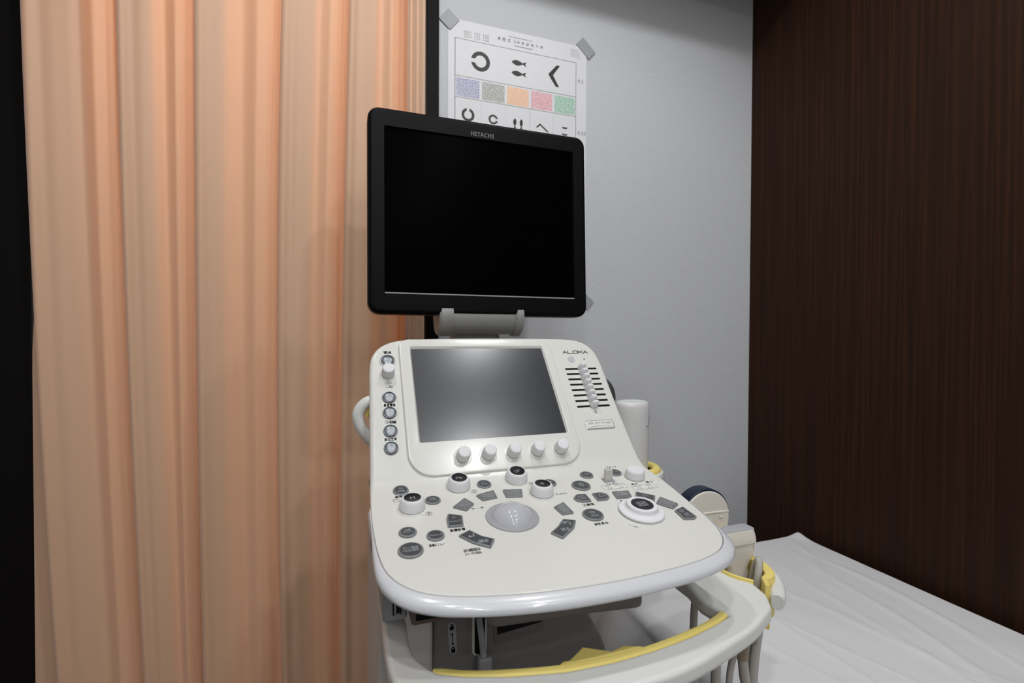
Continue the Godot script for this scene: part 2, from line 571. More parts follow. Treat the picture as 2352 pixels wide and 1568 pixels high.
func room() -> void:
	# the back wall with a doorway in it, from x -0.568 to 0.192
	for r in [[-1.7, -0.568, 0.0, CEILING], [0.192, SIDE, 0.0, CEILING], [-0.568, 0.192, 2.12, CEILING]]:
		box(Vector3(r[0], r[2], BACK - 0.13), Vector3(r[1], r[3], BACK))
	setting(part("wall_back", M.wall))
	slab("wall_right", Vector3(SIDE, 0, BACK - 0.13), Vector3(SIDE + 0.1, CEILING, 2.5), M.wood)
	slab("wall_left", Vector3(-1.8, 0, BACK), Vector3(-1.7, CEILING, 2.5), M.wall)
	slab("wall_front", Vector3(-1.8, 0, 2.4), Vector3(SIDE, CEILING, 2.5), M.wall)
	slab("floor", Vector3(-1.8, -0.1, -2.4), Vector3(SIDE + 0.1, 0, 2.5), M.floor)
	slab("ceiling", Vector3(-1.8, CEILING, -2.4), Vector3(SIDE + 0.1, CEILING + 0.1, 2.5), M.ceiling)
	slab("wall_corridor", Vector3(-1.8, 0, -2.4), Vector3(SIDE + 0.1, CEILING, -2.3), M.wall)
	slab("wall_corridor", Vector3(-1.8, 0, -2.3), Vector3(-1.7, CEILING, BACK), M.wall)
	slab("wall_corridor", Vector3(SIDE, 0, -2.3), Vector3(SIDE + 0.1, CEILING, BACK - 0.13), M.wall)
	# a dropped beam under the ceiling in front of the back wall
	slab("trim_1", Vector3(-1.7, 2.214, -0.965), Vector3(SIDE, CEILING, -0.90), M.ceiling)
	# the dark door frame
	box(Vector3(0.193, 0, BACK - 0.14), Vector3(0.2235, 2.15, BACK + 0.012), 0.002)
	var o := setting(part("trim_2", M.jamb))
	box(Vector3(0.1885, 0, BACK - 0.14), Vector3(0.1932, 2.12, BACK + 0.010))
	part("jamb_lining", M.jamb_side, o, "brown side of the door frame")
	box(Vector3(-0.66, 0, BACK - 0.14), Vector3(-0.568, 2.15, BACK + 0.012), 0.002)
	setting(part("trim_3", M.jamb))
	box(Vector3(-0.566, 2.10, BACK - 0.14), Vector3(0.188, 2.15, BACK + 0.010), 0.002)
	setting(part("trim_4", M.jamb))
	# a lamp in the corridor beyond the curtain
	var c := thing("corridor_light", "round flush ceiling lamp in the corridor beyond the curtain", "ceiling light", Vector3(-0.5, CEILING, -1.8))
	lathe(PackedVector2Array([Vector2(0.0, 0.0), Vector2(0.12, 0.0), Vector2(0.118, -0.03), Vector2(0.09, -0.05), Vector2(0.0, -0.055)]), Transform3D(Basis(), c.position), 24)
	part("diffuser", M.lamp, c)
	var l := OmniLight3D.new()
	l.name = "lamp_light"
	l.position = Vector3(0, -0.12, 0)
	l.light_size = 0.1
	l.light_energy = 1.25
	l.omni_range = 6.0
	l.omni_attenuation = 2.0
	l.shadow_enabled = true
	c.add_child(l)

# ---------------------------------------------------------------- curtain
func level(a: Array, y: float) -> float:      # a value known at three heights, carried smoothly between them
	var t := clampf((1.836 - y) / 1.42, -0.25, 1.3)
	return a[0] * (1 - t) * (1 - 2 * t) + a[1] * 4 * t * (1 - t) + a[2] * t * (2 * t - 1)

func curtain() -> void:
	var ridges := [[-0.560, -0.541, -0.511], [-0.414, -0.399, -0.374], [-0.283, -0.281, -0.272], [-0.122, -0.131, -0.124], [0.014, 0.0, -0.003], [0.141, 0.137, 0.133]]
	# knife pleats: each panel runs on behind the next ridge, turns back to it and comes round to the front
	var bump := []
	for i in 7:
		bump.append(Vector3(rng.randf_range(-0.05, 0.05), rng.randf_range(0.7, 1.2), rng.randf_range(0, TAU)))
	var rows := 60
	var front: Array[PackedVector3Array] = []
	for r in rows + 1:
		var y := lerpf(2.13, 0.03, float(r) / rows)
		var loose := 0.8 + 0.35 * clampf((2.1 - y) / 1.4, 0, 1)
		var row := PackedVector3Array()
		var hem := -0.5645 - 0.012 * clampf((y - 1.25) / 0.6, 0, 1) + 0.004 * exp(-pow((y - 1.2) / 0.06, 2))
		var x_first := level(ridges[0], y)
		for k in 8:
			row.append(Vector3(lerpf(x_first + 0.085, hem, k / 8.0), y, -1.1875))
		for k in 6:
			row.append(Vector3(lerpf(hem, x_first + 0.006, k / 6.0), y, -1.183 + 0.012 * k / 6.0))
		for i in ridges.size():
			var x0 := level(ridges[i], y)
			var x1 := level(ridges[i + 1], y) if i < 5 else level([0.186, 0.184, 0.182], y)
			var wide := x1 - x0
			var b: Vector3 = bump[i]
			if i == 5:
				for k in 17:
					var f := k / 16.0
					row.append(Vector3(x0 + wide * f, y, -1.155 + 0.014 * exp(-pow(f / 0.15, 2)) - 0.010 * f + 0.010 * exp(-pow((f - 0.40) / 0.09, 2)) + 0.006 * exp(-pow((f - 0.70) / 0.08, 2))))
				break
			row.append(Vector3(x0 - 0.0012, y, -1.1525))
			row.append(Vector3(x0 - 0.0016, y, -1.1475))
			for k in 36:
				var f := 0.012 + k / 35.0 * 0.91
				var z := 0.014 * exp(-pow((f - 0.05) / 0.085, 2)) + 0.006 * exp(-pow((f - 0.26 - b.x) / 0.12, 2)) - 0.007 * b.y * exp(-pow((f - 0.56 - b.x * 0.6) / 0.075, 2))
				z += 0.007 * b.y * exp(-pow((f - 0.73 - b.x * 0.5) / 0.06, 2)) - 0.012 * smoothstep(0.80, 0.93, f) + 0.002 * sin(y * 2.2 + b.z + f * 4.0)
				row.append(Vector3(x0 + wide * f, y, -1.155 + z * loose))
			for k in 10:
				var f := 0.94 + k / 9.0 * 0.38
				row.append(Vector3(x0 + wide * f, y, -1.155 - 0.014 * loose - 0.006 * smoothstep(0.94, 1.1, f)))
			row.append(Vector3(x0 + wide * 1.335, y, -1.174))
			for k in 8:
				var f := 1.32 - k / 7.0 * 0.305
				row.append(Vector3(x0 + wide * f, y, -1.169 + 0.013 * smoothstep(1.2, 1.02, f)))
		front.append(row)
	for r in rows:
		for c in front[0].size() - 1:
			quad(front[r][c], front[r][c + 1], front[r + 1][c + 1], front[r + 1][c])
	var back := Vector3(0, 0, -0.0008)
	for r in rows:
		for c in front[0].size() - 1:
			quad(front[r][c] + back, front[r + 1][c] + back, front[r + 1][c + 1] + back, front[r][c + 1] + back)
	var last := front[0].size() - 1
	for r in rows:
		quad(front[r][0], front[r + 1][0], front[r + 1][0] + back, front[r][0] + back)
		quad(front[r][last] + back, front[r + 1][last] + back, front[r + 1][last], front[r][last])
	for c in last:
		quad(front[0][c] + back, front[0][c + 1] + back, front[0][c + 1], front[0][c])
		quad(front[rows][c], front[rows][c + 1], front[rows][c + 1] + back, front[rows][c] + back)
	shell = tv.size()
	var o := thing("curtain", "peach satin curtain hanging in long folds across the doorway", "curtain", Vector3(-0.19, 0, -1.155))
	part("cloth", M.cloth, o, "", 75.0)
	var rail := thing("curtain_rail", "white curtain rail over the doorway that carries the peach curtain", "curtain rail", Vector3(-0.19, 2.14, -1.155))
	box(Vector3(-0.62, 2.132, -1.168), Vector3(0.22, 2.157, -1.142), 0.002)
	for x in [-0.6, 0.205]:
		box(Vector3(x - 0.01, 2.14, BACK), Vector3(x + 0.01, 2.152, -1.16))
	part("track", M.trimwhite, rail)

# ---------------------------------------------------------------- bed
const BED_TOP := 0.60

func bed() -> void:
	var b := thing("examination_bed", "padded examination bed along the dark wood wall, under a white sheet", "bed", Vector3(0.88, 0, 0.0))
	prism(rrect(0.578, -0.975, 1.182, 0.83, 0.05, 6), 0.53, BED_TOP - 0.006, 0.025, Transform3D(), 0.012)
	part("mattress", M.mattress, b)
	box(Vector3(0.60, 0.47, -0.95), Vector3(1.15, 0.529, 0.81), 0.006)
	part("frame", M.body_dark, b)
	for x in [0.63, 1.12]:
		for z in [-0.85, 0.7]:
			lathe(PackedVector2Array([Vector2(0.028, 0.0), Vector2(0.028, 0.01), Vector2(0.02, 0.012), Vector2(0.02, 0.469)]), Transform3D(Basis(), Vector3(x, 0, z)), 16)
			part("leg", M.metal, b)
	# the sheet: a cloth laid over the top that hangs at the sides
	var x0 := 0.586
	var x1 := 1.180
	var z0 := -0.985
	var z1 := 0.84
	var creases := [[0.98, -0.95, 0.90, 0.2, 0.011, 0.0022], [0.74, -0.97, 0.98, 0.0, 0.008, 0.0012], [1.10, -0.97, 0.92, -0.25, 0.013, 0.0028], [1.14, -0.9, 1.02, -0.2, 0.012, 0.0024], [0.86, -0.9, 1.00, -0.35, 0.016, 0.0018], [1.12, -0.98, 1.10, -0.45, 0.012, 0.0022], [0.66, -0.9, 0.80, -0.3, 0.012, 0.001], [0.95, -0.55, 1.1, -0.2, 0.018, 0.0016], [1.16, -0.99, 0.99, -0.72, 0.012, 0.0030], [0.9, -0.5, 0.78, 0.1, 0.01, 0.0012]]
	var nz := FastNoiseLite.new()
	nz.seed = 5
	nz.frequency = 5.0
	nz.fractal_octaves = 3
	var us: Array[float] = []
	var vs: Array[float] = []
	var u := x0 - 0.42
	while u < x1 + 0.10:
		us.append(u)
		u += 0.006 if u > x0 - 0.05 else 0.012
	var v := z0 - 0.12
	while v < z1 + 0.1:
		vs.append(v)
		v += 0.007 if v < -0.15 else 0.03
	var grid: Array[PackedVector3Array] = []
	for vv in vs:
		var row := PackedVector3Array()
		for uu in us:
			var cx := clampf(uu, x0, x1)
			var cz := clampf(vv, z0, z1)
			var d := Vector2(uu - cx, vv - cz)
			var e := d.length()
			var r := 0.030
			var p := Vector3(cx, BED_TOP, cz)
			if e > 0.0:
				var dir := d / e
				var a := minf(e / r, PI / 2)
				var out := r * sin(a)
				var drop := r * (1 - cos(a))
				if e > r * PI / 2:
					drop += e - r * PI / 2
					out += 0.35 * (e - r * PI / 2) * (1.0 - 0.8 * clampf((e - 0.05) * 4.0, 0, 1)) + 0.008 * sin(vv * 21.0 + uu * 3.0) * clampf((e - 0.03) * 10, 0, 1)
				out *= 1.0 if dir.x < 0.0 else 0.6
				p += Vector3(dir.x * out, -drop, dir.y * out)
			var inside := clampf((0.03 - e) / 0.03, 0, 1)
			var h := nz.get_noise_2d(uu, vv * 0.6) * 0.0022
			for c in creases:
				var a2 := Vector2(c[0], c[1])
				var b2 := Vector2(c[2], c[3])
				var t := clampf((Vector2(uu, vv) - a2).dot(b2 - a2) / (b2 - a2).length_squared(), 0, 1)
				var q := a2.lerp(b2, t)
				q.x += 0.008 * sin(t * 9.0 + c[0] * 20)
				var dd := q.distance_to(Vector2(uu, vv))
				h += 1.25 * c[5] * exp(-pow(dd / (0.62 * c[4]), 2)) * sin(PI * clampf(t * 0.96 + 0.02, 0, 1))
			# the long pressed fold and the bunched corner by the wall
			h += 0.0024 * exp(-absf(uu - 0.80 - 0.02 * vv) / 0.004)
			h += 0.010 * exp(-pow(Vector2(uu - 1.18, (vv + 0.985) * 0.8).length() / 0.022, 2))
			p.y += h * inside + 0.001
			row.append(p)
		grid.append(row)
	var dn := Vector3(0, -0.0008, 0)
	var nr := grid.size() - 1
	var nc := grid[0].size() - 1
	for r in nr:
		for c in nc:
			quad(grid[r][c], grid[r][c + 1], grid[r + 1][c + 1], grid[r + 1][c])
	for r in nr:
		for e in [0, nc]:
			if e == 0:
				quad(grid[r][0] + dn, grid[r][0], grid[r + 1][0], grid[r + 1][0] + dn)
			else:
				quad(grid[r][e], grid[r][e] + dn, grid[r + 1][e] + dn, grid[r + 1][e])
	shell = tv.size()
	var o := thing("bed_sheet", "white creased cotton sheet spread over the examination bed", "bed sheet", Vector3(0.88, BED_TOP, 0.0))
	part("cloth", M.sheet, o, "", 80.0)

# ---------------------------------------------------------------- eye chart
const CHART := Rect2(0.248, 1.225, 0.385, 0.713)    # left, bottom, width, height on the back wall
const DOT := 0.0004

func spans(im: Image, p: PackedVector2Array, c: Color) -> void:    # fills a shape given in metres on the wall
	var q := PackedVector2Array()
	for v in p:
		q.append(Vector2((v.x - CHART.position.x) / DOT, (CHART.end.y - v.y) / DOT))
	var lo := 1e9
	var hi := -1e9
	for v in q:
		lo = minf(lo, v.y)
		hi = maxf(hi, v.y)
	for y in range(int(floor(lo)), int(ceil(hi)) + 1):
		var xs := []
		for i in q.size():
			var a := q[i]
			var b := q[(i + 1) % q.size()]
			if (a.y <= y + 0.5) != (b.y <= y + 0.5):
				xs.append(lerpf(a.x, b.x, (y + 0.5 - a.y) / (b.y - a.y)))
		xs.sort()
		for i in range(0, xs.size() - 1, 2):
			var l := int(round(xs[i]))
			var w := int(round(xs[i + 1])) - l
			if w > 0 and y >= 0:
				im.fill_rect(Rect2i(l, y, w, 1), c)

func rule(im: Image, a: Vector2, b: Vector2, w: float, c: Color) -> void:
	var d := (b - a).normalized() * w * 0.5
	var n := Vector2(-d.y, d.x)
	spans(im, PackedVector2Array([a - n - d * 0.5, b - n + d * 0.5, b + n + d * 0.5, a + n - d * 0.5]), c)

func broken_ring(im: Image, at: Vector2, r: float, gap_dir: float, c: Color) -> void:
	var p := PackedVector2Array()
	var w := r * 0.4
	var g := w * 0.5
	var n := 40
	for e in 2:
		var rr := r if e == 0 else r - w
		var a0 := gap_dir + asin(g / rr)
		var a1 := gap_dir + TAU - asin(g / rr)
		for k in n + 1:
			var a := lerpf(a0, a1, float(k) / n) if e == 0 else lerpf(a1, a0, float(k) / n)
			p.append(at + Vector2(cos(a), sin(a)) * rr)
	spans(im, p, c)

func fish(im: Image, at: Vector2, size: float, turn: float, c: Color) -> void:
	var p := PackedVector2Array()
	for v in [[-0.5, 0.02], [-0.40, 0.10], [-0.25, 0.16], [-0.08, 0.165], [0.08, 0.11], [0.23, 0.035], [0.33, 0.10], [0.49, 0.145], [0.40, 0.0], [0.49, -0.155], [0.33, -0.08], [0.23, -0.035], [0.08, -0.11], [-0.08, -0.165], [-0.25, -0.15], [-0.40, -0.07]]:
		p.append(at + Vector2(v[0], v[1]).rotated(turn) * size)
	spans(im, p, c)

func words(im: Image, text: Array, x: float, y: float, wid: float, hgt: float, gap: float, w: float, c: Color) -> void:
	for i in text.size():
		if text[i] == " ":
			continue
		for s in str(GLYPH[text[i]]).split(" ", false):
			for k in range(0, s.length() - 3, 2):
				var a := Vector2(x + i * (wid + gap) + int(s[k]) / 9.0 * wid, y - int(s[k + 1]) / 9.0 * hgt)
				var b := Vector2(x + i * (wid + gap) + int(s[k + 2]) / 9.0 * wid, y - int(s[k + 3]) / 9.0 * hgt)
				rule(im, a, b, w, c)

func eye_chart() -> void:
	var im := Image.create(int(CHART.size.x / DOT), int(CHART.size.y / DOT), false, Image.FORMAT_RGB8)
	im.fill(Color(0.885, 0.885, 0.89))
	var k := Color(0.13, 0.13, 0.12)
	var grey := Color(0.35, 0.35, 0.35)
	var L := 0.2656
	var R := 0.6015
	for y in [1.8915, 1.7985, 1.7455, 1.655, 1.60, 1.55]:
		rule(im, Vector2(L, y), Vector2(R, y), 0.0012, grey)
	for x in [L, R]:
		rule(im, Vector2(x, 1.8915), Vector2(x, 1.26), 0.0012, grey)
	rule(im, Vector2(L, 1.26), Vector2(R, 1.26), 0.0012, grey)
	for x in [0.3329, 0.3995, 0.4672, 0.5339]:
		rule(im, Vector2(x, 1.7455), Vector2(x, 1.655), 0.0005, Color(0.6, 0.6, 0.6))
	broken_ring(im, Vector2(0.3318, 1.8438), 0.0250, PI, k)
	fish(im, Vector2(0.4363, 1.8590), 0.0425, 0.0, k)
	fish(im, Vector2(0.4358, 1.8314), 0.0420, 0.0, k)
	spans(im, PackedVector2Array([Vector2(0.5433, 1.8735), Vector2(0.5535, 1.8735), Vector2(0.5330, 1.8455), Vector2(0.5510, 1.8165), Vector2(0.5408, 1.8165), Vector2(0.5215, 1.8425), Vector2(0.5195, 1.8465), Vector2(0.5215, 1.8490)]), k)
	var inks := [[Color(0.80, 0.80, 0.87), Color(0.22, 0.24, 0.45)], [Color(0.80, 0.80, 0.78), Color(0.25, 0.25, 0.24)], [Color(0.95, 0.82, 0.71), Color(0.90, 0.60, 0.42)], [Color(0.93, 0.80, 0.81), Color(0.76, 0.24, 0.31)], [Color(0.77, 0.87, 0.81), Color(0.20, 0.50, 0.35)]]
	for i in 5:
		var x := 0.2688 + i * 0.0672
		spans(im, PackedVector2Array([Vector2(x, 1.794), Vector2(x + 0.0605, 1.794), Vector2(x + 0.0605, 1.7485), Vector2(x, 1.7485)]), inks[i][0])
		for a in 19:
			for b in 14:
				var at := Vector2(x + 0.0016 + a * 0.00318 + rng.randf_range(-0.0011, 0.0011), 1.7500 + b * 0.00325 + rng.randf_range(-0.0010, 0.0010))
				var q := PackedVector2Array()
				for s in 6:
					q.append(at + Vector2(cos(s * TAU / 6), sin(s * TAU / 6)) * rng.randf_range(0.0006, 0.0012))
				spans(im, q, inks[i][1])
	broken_ring(im, Vector2(0.2994, 1.7043), 0.0167, PI / 2, k)
	broken_ring(im, Vector2(0.3660, 1.7025), 0.0125, 0.0, k)
	fish(im, Vector2(0.4249, 1.7010), 0.028, -PI / 2, k)
	fish(im, Vector2(0.4428, 1.7010), 0.028, -PI / 2, k)
	spans(im, PackedVector2Array([Vector2(0.4852, 1.7015), Vector2(0.4962, 1.7118), Vector2(0.5202, 1.6935), Vector2(0.5185, 1.6900), Vector2(0.4962, 1.7068), Vector2(0.4875, 1.6985)]), k)
	for y in [1.7105, 1.6925]:
		spans(im, PackedVector2Array([Vector2(0.5608, y + 0.0022), Vector2(0.568, y + 0.001), Vector2(0.5757, y + 0.0022), Vector2(0.5757, y - 0.002), Vector2(0.568, y - 0.0032), Vector2(0.5608, y - 0.002)]), k)
	for row in 5:
		var y := [1.628, 1.575, 1.50, 1.42, 1.34][row] as float
		for i in 5:
			broken_ring(im, Vector2(0.2994 + i * 0.0672, y), 0.009 - row * 0.0013, PI / 2 * ((i + row) % 4), k)
	words(im, ["萬", "國", "式"], 0.3772, 1.9165, 0.0074, 0.0080, 0.0062, 0.0008, k)
	words(im, ["米", "用", "試", "視", "力", "表"], 0.4300, 1.9165, 0.0070, 0.0072, 0.0062, 0.0007, k)
	# small print that cannot be read
	var faint := Color(0.45, 0.45, 0.45)
	for r in 3:
		var x := 0.2882
		for wd in [0.005, 0.005, 0.004, 0.003, 0.0, 0.004, 0.005, 0.004, 0.0, 0.004, 0.005, 0.006]:
			if wd > 0:
				for j in 3:
					rule(im, Vector2(x + rng.randf() * 0.001, 1.9133 - r * 0.0062 - j * 0.0016), Vector2(x + wd * 0.75, 1.9133 - r * 0.0062 - j * 0.0016), 0.0008, faint)
			x += 0.0055
	for r in 2:
		var x := [0.4085, 0.4232][r] as float
		while x < 0.471:
			rule(im, Vector2(x, [1.9232, 1.9018][r]), Vector2(x + 0.0022, [1.9232, 1.9018][r]), 0.0022, faint)
			x += [0.0056, 0.0034][r]
	for r in 7:
		rule(im, Vector2(0.584 + (r % 2) * 0.001, 1.925 - r * 0.0033), Vector2(0.606 + rng.randf() * 0.015, 1.925 - r * 0.0033), 0.0009, Color(0.62, 0.62, 0.62))
	var tex := ImageTexture.create_from_image(im)
	var o := thing("eye_chart", "white paper eye chart with broken rings, fish and five dotted colour boxes on the wall", "eye chart", Vector3(0.44, 1.58, BACK + 0.001))
	box(Vector3(CHART.position.x, CHART.position.y, BACK + 0.0004), Vector3(CHART.end.x, CHART.end.y, BACK + 0.0012))
	part("paper", M.paper, o)
	var pm := mat(Color.WHITE, 0.55)
	pm.albedo_texture = tex
	var q := QuadMesh.new()
	q.size = CHART.size
	var f := put("printed_face", q, pm, o, Transform3D(Basis(), Vector3(CHART.get_center().x, CHART.get_center().y, BACK + 0.00135) - o.position))
	f.set_meta("label", "printed rows of signs and dotted colour boxes")
	var serif := SystemFont.new()
	serif.font_names = PackedStringArray(["Droid Serif"])
	for t in [["3", 0.4235, 1.9125, 20, 0.00072], ["0.1", 0.6165, 1.8427, 20, 0.0008], ["0.15", 0.6200, 1.7023, 20, 0.0008]]:
		var tm := TextMesh.new()
		tm.text = t[0]
		tm.font = serif
		tm.font_size = t[3]
		tm.pixel_size = t[4] * 0.8
		tm.depth = 0.0003
		put("printed_number", tm, M.ink_grey, o, Transform3D(Basis(), Vector3(t[1], t[2], BACK + 0.0015) - o.position))
	for m in [["grey square magnet on the top left corner of the eye chart", 0.2505, 1.9325, 0.037, 0.0365, 50.0], ["grey oblong magnet on the top right corner of the eye chart", 0.6307, 1.9355, 0.030, 0.052, 48.0], ["grey magnet at the bottom right corner of the eye chart, half behind the monitor", 0.638, 1.2405, 0.030, 0.032, 48.0]]:
		var T := Transform3D(Basis(Vector3.BACK, deg_to_rad(m[5])) * Basis(Vector3.RIGHT, PI / 2), Vector3(m[1], m[2], BACK + 0.0014))
		prism(rrect(-m[3] / 2, -m[4] / 2, m[3] / 2, m[4] / 2, 0.0008, 2), 0.0, 0.0022, 0.0005, T)
		var g := thing("magnet", m[0], "magnet", T.origin, "magnets on the eye chart")
		part("plate", M.magnet, g)

# ---------------------------------------------------------------- ultrasound machine
const BASE := Vector3(0.22, 0, -0.70)

func outline() -> PackedVector2Array:        # the control surface seen square on: (x, s), from the left around the front to the right and over the top
	var p := [[0.0315, -0.02], [0.0300, 0.02], [0.0294, 0.061], [0.0303, 0.100], [0.0328, 0.133], [0.0375, 0.156], [0.0465, 0.1735], [0.060, 0.1875], [0.078, 0.1975], [0.100, 0.2045], [0.130, 0.2110], [0.165, 0.2160], [0.205, 0.2190], [0.250, 0.2198], [0.295, 0.2178],
		[0.330, 0.2145], [0.356, 0.2095], [0.376, 0.2020], [0.390, 0.1910], [0.3985, 0.1785], [0.4045, 0.162], [0.409, 0.135], [0.412, 0.10], [0.4145, 0.06], [0.4155, 0.02], [0.4150, -0.02], [0.4135, -0.06], [0.4125, -0.10], [0.4125, -0.14], [0.4125, -0.180],
		[0.4095, -0.205], [0.4000, -0.222], [0.3840, -0.2325], [0.360, -0.2365], [0.31, -0.2380], [0.22, -0.2385], [0.14, -0.2375], [0.095, -0.2355], [0.070, -0.2310], [0.0515, -0.2205], [0.0400, -0.2040], [0.0360, -0.182], [0.0348, -0.14], [0.0335, -0.10], [0.0325, -0.06]]
	var out := PackedVector2Array()
	var n := p.size()
	for i in n:
		var a := Vector2(p[(i + n - 1) % n][0], p[(i + n - 1) % n][1])
		var b := Vector2(p[i][0], p[i][1])
		var c := Vector2(p[(i + 1) % n][0], p[(i + 1) % n][1])
		var d := Vector2(p[(i + 2) % n][0], p[(i + 2) % n][1])
		for k in 4:
			out.append(b.cubic_interpolate(c, a, d, k / 4.0))
	return out

func inset_by(p: PackedVector2Array, d: PackedFloat32Array) -> PackedVector2Array:
	var sg := signf(area2(p))
	var out := PackedVector2Array()
	var n := p.size()
	for i in n:
		var e := (p[(i + 1) % n] - p[(i + n - 1) % n]).normalized()
		out.append(p[i] + Vector2(-e.y, e.x) * sg * d[i])
	return out

func on_ring(p: PackedVector2Array, h: PackedFloat32Array) -> PackedVector3Array:
	var out := PackedVector3Array()
	for i in p.size():
		out.append(on(p[i].x, p[i].y, h[i]))
	return out

func skin(p: PackedVector2Array, h: float, down: bool) -> void:     # fills an outline on the bent surface, in strips across the bend
	var cuts := [-0.4, -BEND]
	for i in 10:
		cuts.append(lerpf(-BEND, BEND, (i + 1) / 10.0))
	cuts.append(0.4)
	for i in cuts.size() - 1:
		var band := PackedVector2Array([Vector2(-1, cuts[i]), Vector2(1, cuts[i]), Vector2(1, cuts[i + 1]), Vector2(-1, cuts[i + 1])])
		for piece in Geometry2D.intersect_polygons(p, band):
			var ix := Geometry2D.triangulate_polygon(piece)
			for k in range(0, ix.size(), 3):
				var a := piece[ix[k]] as Vector2
				var b := piece[ix[k + 1]] as Vector2
				var c := piece[ix[k + 2]] as Vector2
				if ((b - a).cross(c - a) > 0.0) != down:
					tri(on(a.x, a.y, h), on(b.x, b.y, h), on(c.x, c.y, h))
				else:
					tri(on(a.x, a.y, h), on(c.x, c.y, h), on(b.x, b.y, h))

func control_panel(o: Node3D) -> void:
	var p := outline()
	var n := p.size()
	var depth := 0.0135
	var r := PackedFloat32Array()
	for v in p:
		r.append(lerpf(0.0055, 0.0012, smoothstep(-0.03, 0.06, v.y)))
	var rings := []
	var steps := 5
	var top := p
	var h := PackedFloat32Array()
	var d := PackedFloat32Array()
	h.resize(n)
	d.resize(n)
	h.fill(-depth)
	rings.append(on_ring(p, h))
	for k in steps + 1:
		var a := PI / 2 * k / steps
		for i in n:
			d[i] = r[i] * (1 - cos(a))
			h[i] = -r[i] + r[i] * sin(a)
		top = inset_by(p, d)
		rings.append(on_ring(top, h))
	for i in rings.size() - 1:
		bridge(rings[i], rings[i + 1])
	skin(top, 0.0, false)
	skin(p, -depth, true)
	# the rings run with x leftwards around the front: make both agree by the volume they enclose
	fix_sides(rings, top)
	part("control_panel", M.cream, o, "glossy cream control panel")
	# the silver front edge
	var i0 := 0
	var i1 := 0
	for i in n:
		if p[i].y < 0.045 and i < n / 4:
			i0 = i
		if p[i].x > 0.35 and p[i].y > 0.105:
			i1 = i
	var loops := []
	var total := i1 - i0
	for i in range(i0, i1 + 1):
		var e := (p[i + 1] - p[i - 1]).normalized()
		var nn := Vector2(e.y, -e.x) * (1.0 if Vector2(e.y, -e.x).dot(p[i] - Vector2(0.22, 0.0)) > 0 else -1.0)
		var t := float(i - i0) / total
		var w := 0.0012 + 0.0128 * smoothstep(0.0, 0.30, t) * smoothstep(1.0, 0.80, t)
		var q := PackedVector3Array()
		for s in [[0.0008, 0.0, -0.006], [0.0008, 0.0, -0.0006], [0.0012, 0.04, -0.0001], [0.0, 0.30, -0.0004], [0.0, 0.60, -0.0016], [0.0, 0.82, -0.0033], [0.0, 0.95, -0.0055], [0.0, 1.0, -0.0080], [0.0, 0.95, -0.0103], [0.0, 0.80, -0.0120], [0.0, 0.4, -0.0132], [-0.004, 0.0, -0.0136], [-0.004, 0.0, -0.008]]:
			var v: Vector2 = p[i] + nn * (s[0] + s[1] * w)
			q.append(on(v.x, v.y, s[2] * lerpf(0.25, 1.0, clampf(w / 0.010, 0, 1)) if s[0] > -0.003 else s[2]))
		loops.append(q)
	loft(loops)
	part("panel_edge", M.silver, o, "pearl silver front edge of the control panel", 30.0)

func fix_sides(rings: Array, top: PackedVector2Array) -> void:
	# flips the side faces when they do not agree with the upper skin
	var sides := (rings.size() - 1) * top.size() * 6
	var a := tv[0]
	var b := tv[1]
	var c := tv[2]
	var w := (c - a).cross(b - a)
	var mid := on(0.22, 0.0, -0.01)
	if w.dot(a - mid) < 0.0:
		for i in range(0, sides, 3):
			var k := tv[i + 1]
			tv[i + 1] = tv[i + 2]
			tv[i + 2] = k
	shell = tv.size()

func machine() -> void:
	var o := thing("ultrasound_machine", "white and cream ultrasound machine with black monitor, sloping control panel and yellow grip", "ultrasound machine", BASE)
	control_panel(o)
	machine_body(o)
	monitor(o)
	touch_screen(o)
	low_controls(o)
	high_controls(o)

func kerb(path: Array, wide: Array, y0: float, y1: float, r: float) -> void:    # a low wall of changing width along a path on the plan
	var pts := []
	for i in path.size():
		pts.append(Vector3(path[i][0], wide[i], path[i][1]))
	var p := spline(pts, 5)
	var loops := []
	for i in p.size():
		var d := p[mini(i + 1, p.size() - 1)] - p[maxi(i - 1, 0)]
		var n := Vector3(d.z, 0, -d.x).normalized()
		var ring := PackedVector3Array()
		var rr := minf(r, p[i].y * 0.48)
		for v in rrect(-p[i].y / 2, y0, p[i].y / 2, y1, rr, 5):
			ring.append(Vector3(p[i].x, v.y, p[i].z) + n * v.x)
		loops.append(ring)
	loft(loops)

func fr(x: float, s: float, h := 0.0) -> Transform3D:      # a place on the panel in the machine's own axes
	var t := surf(x, s, h)
	t.origin -= BASE
	return t

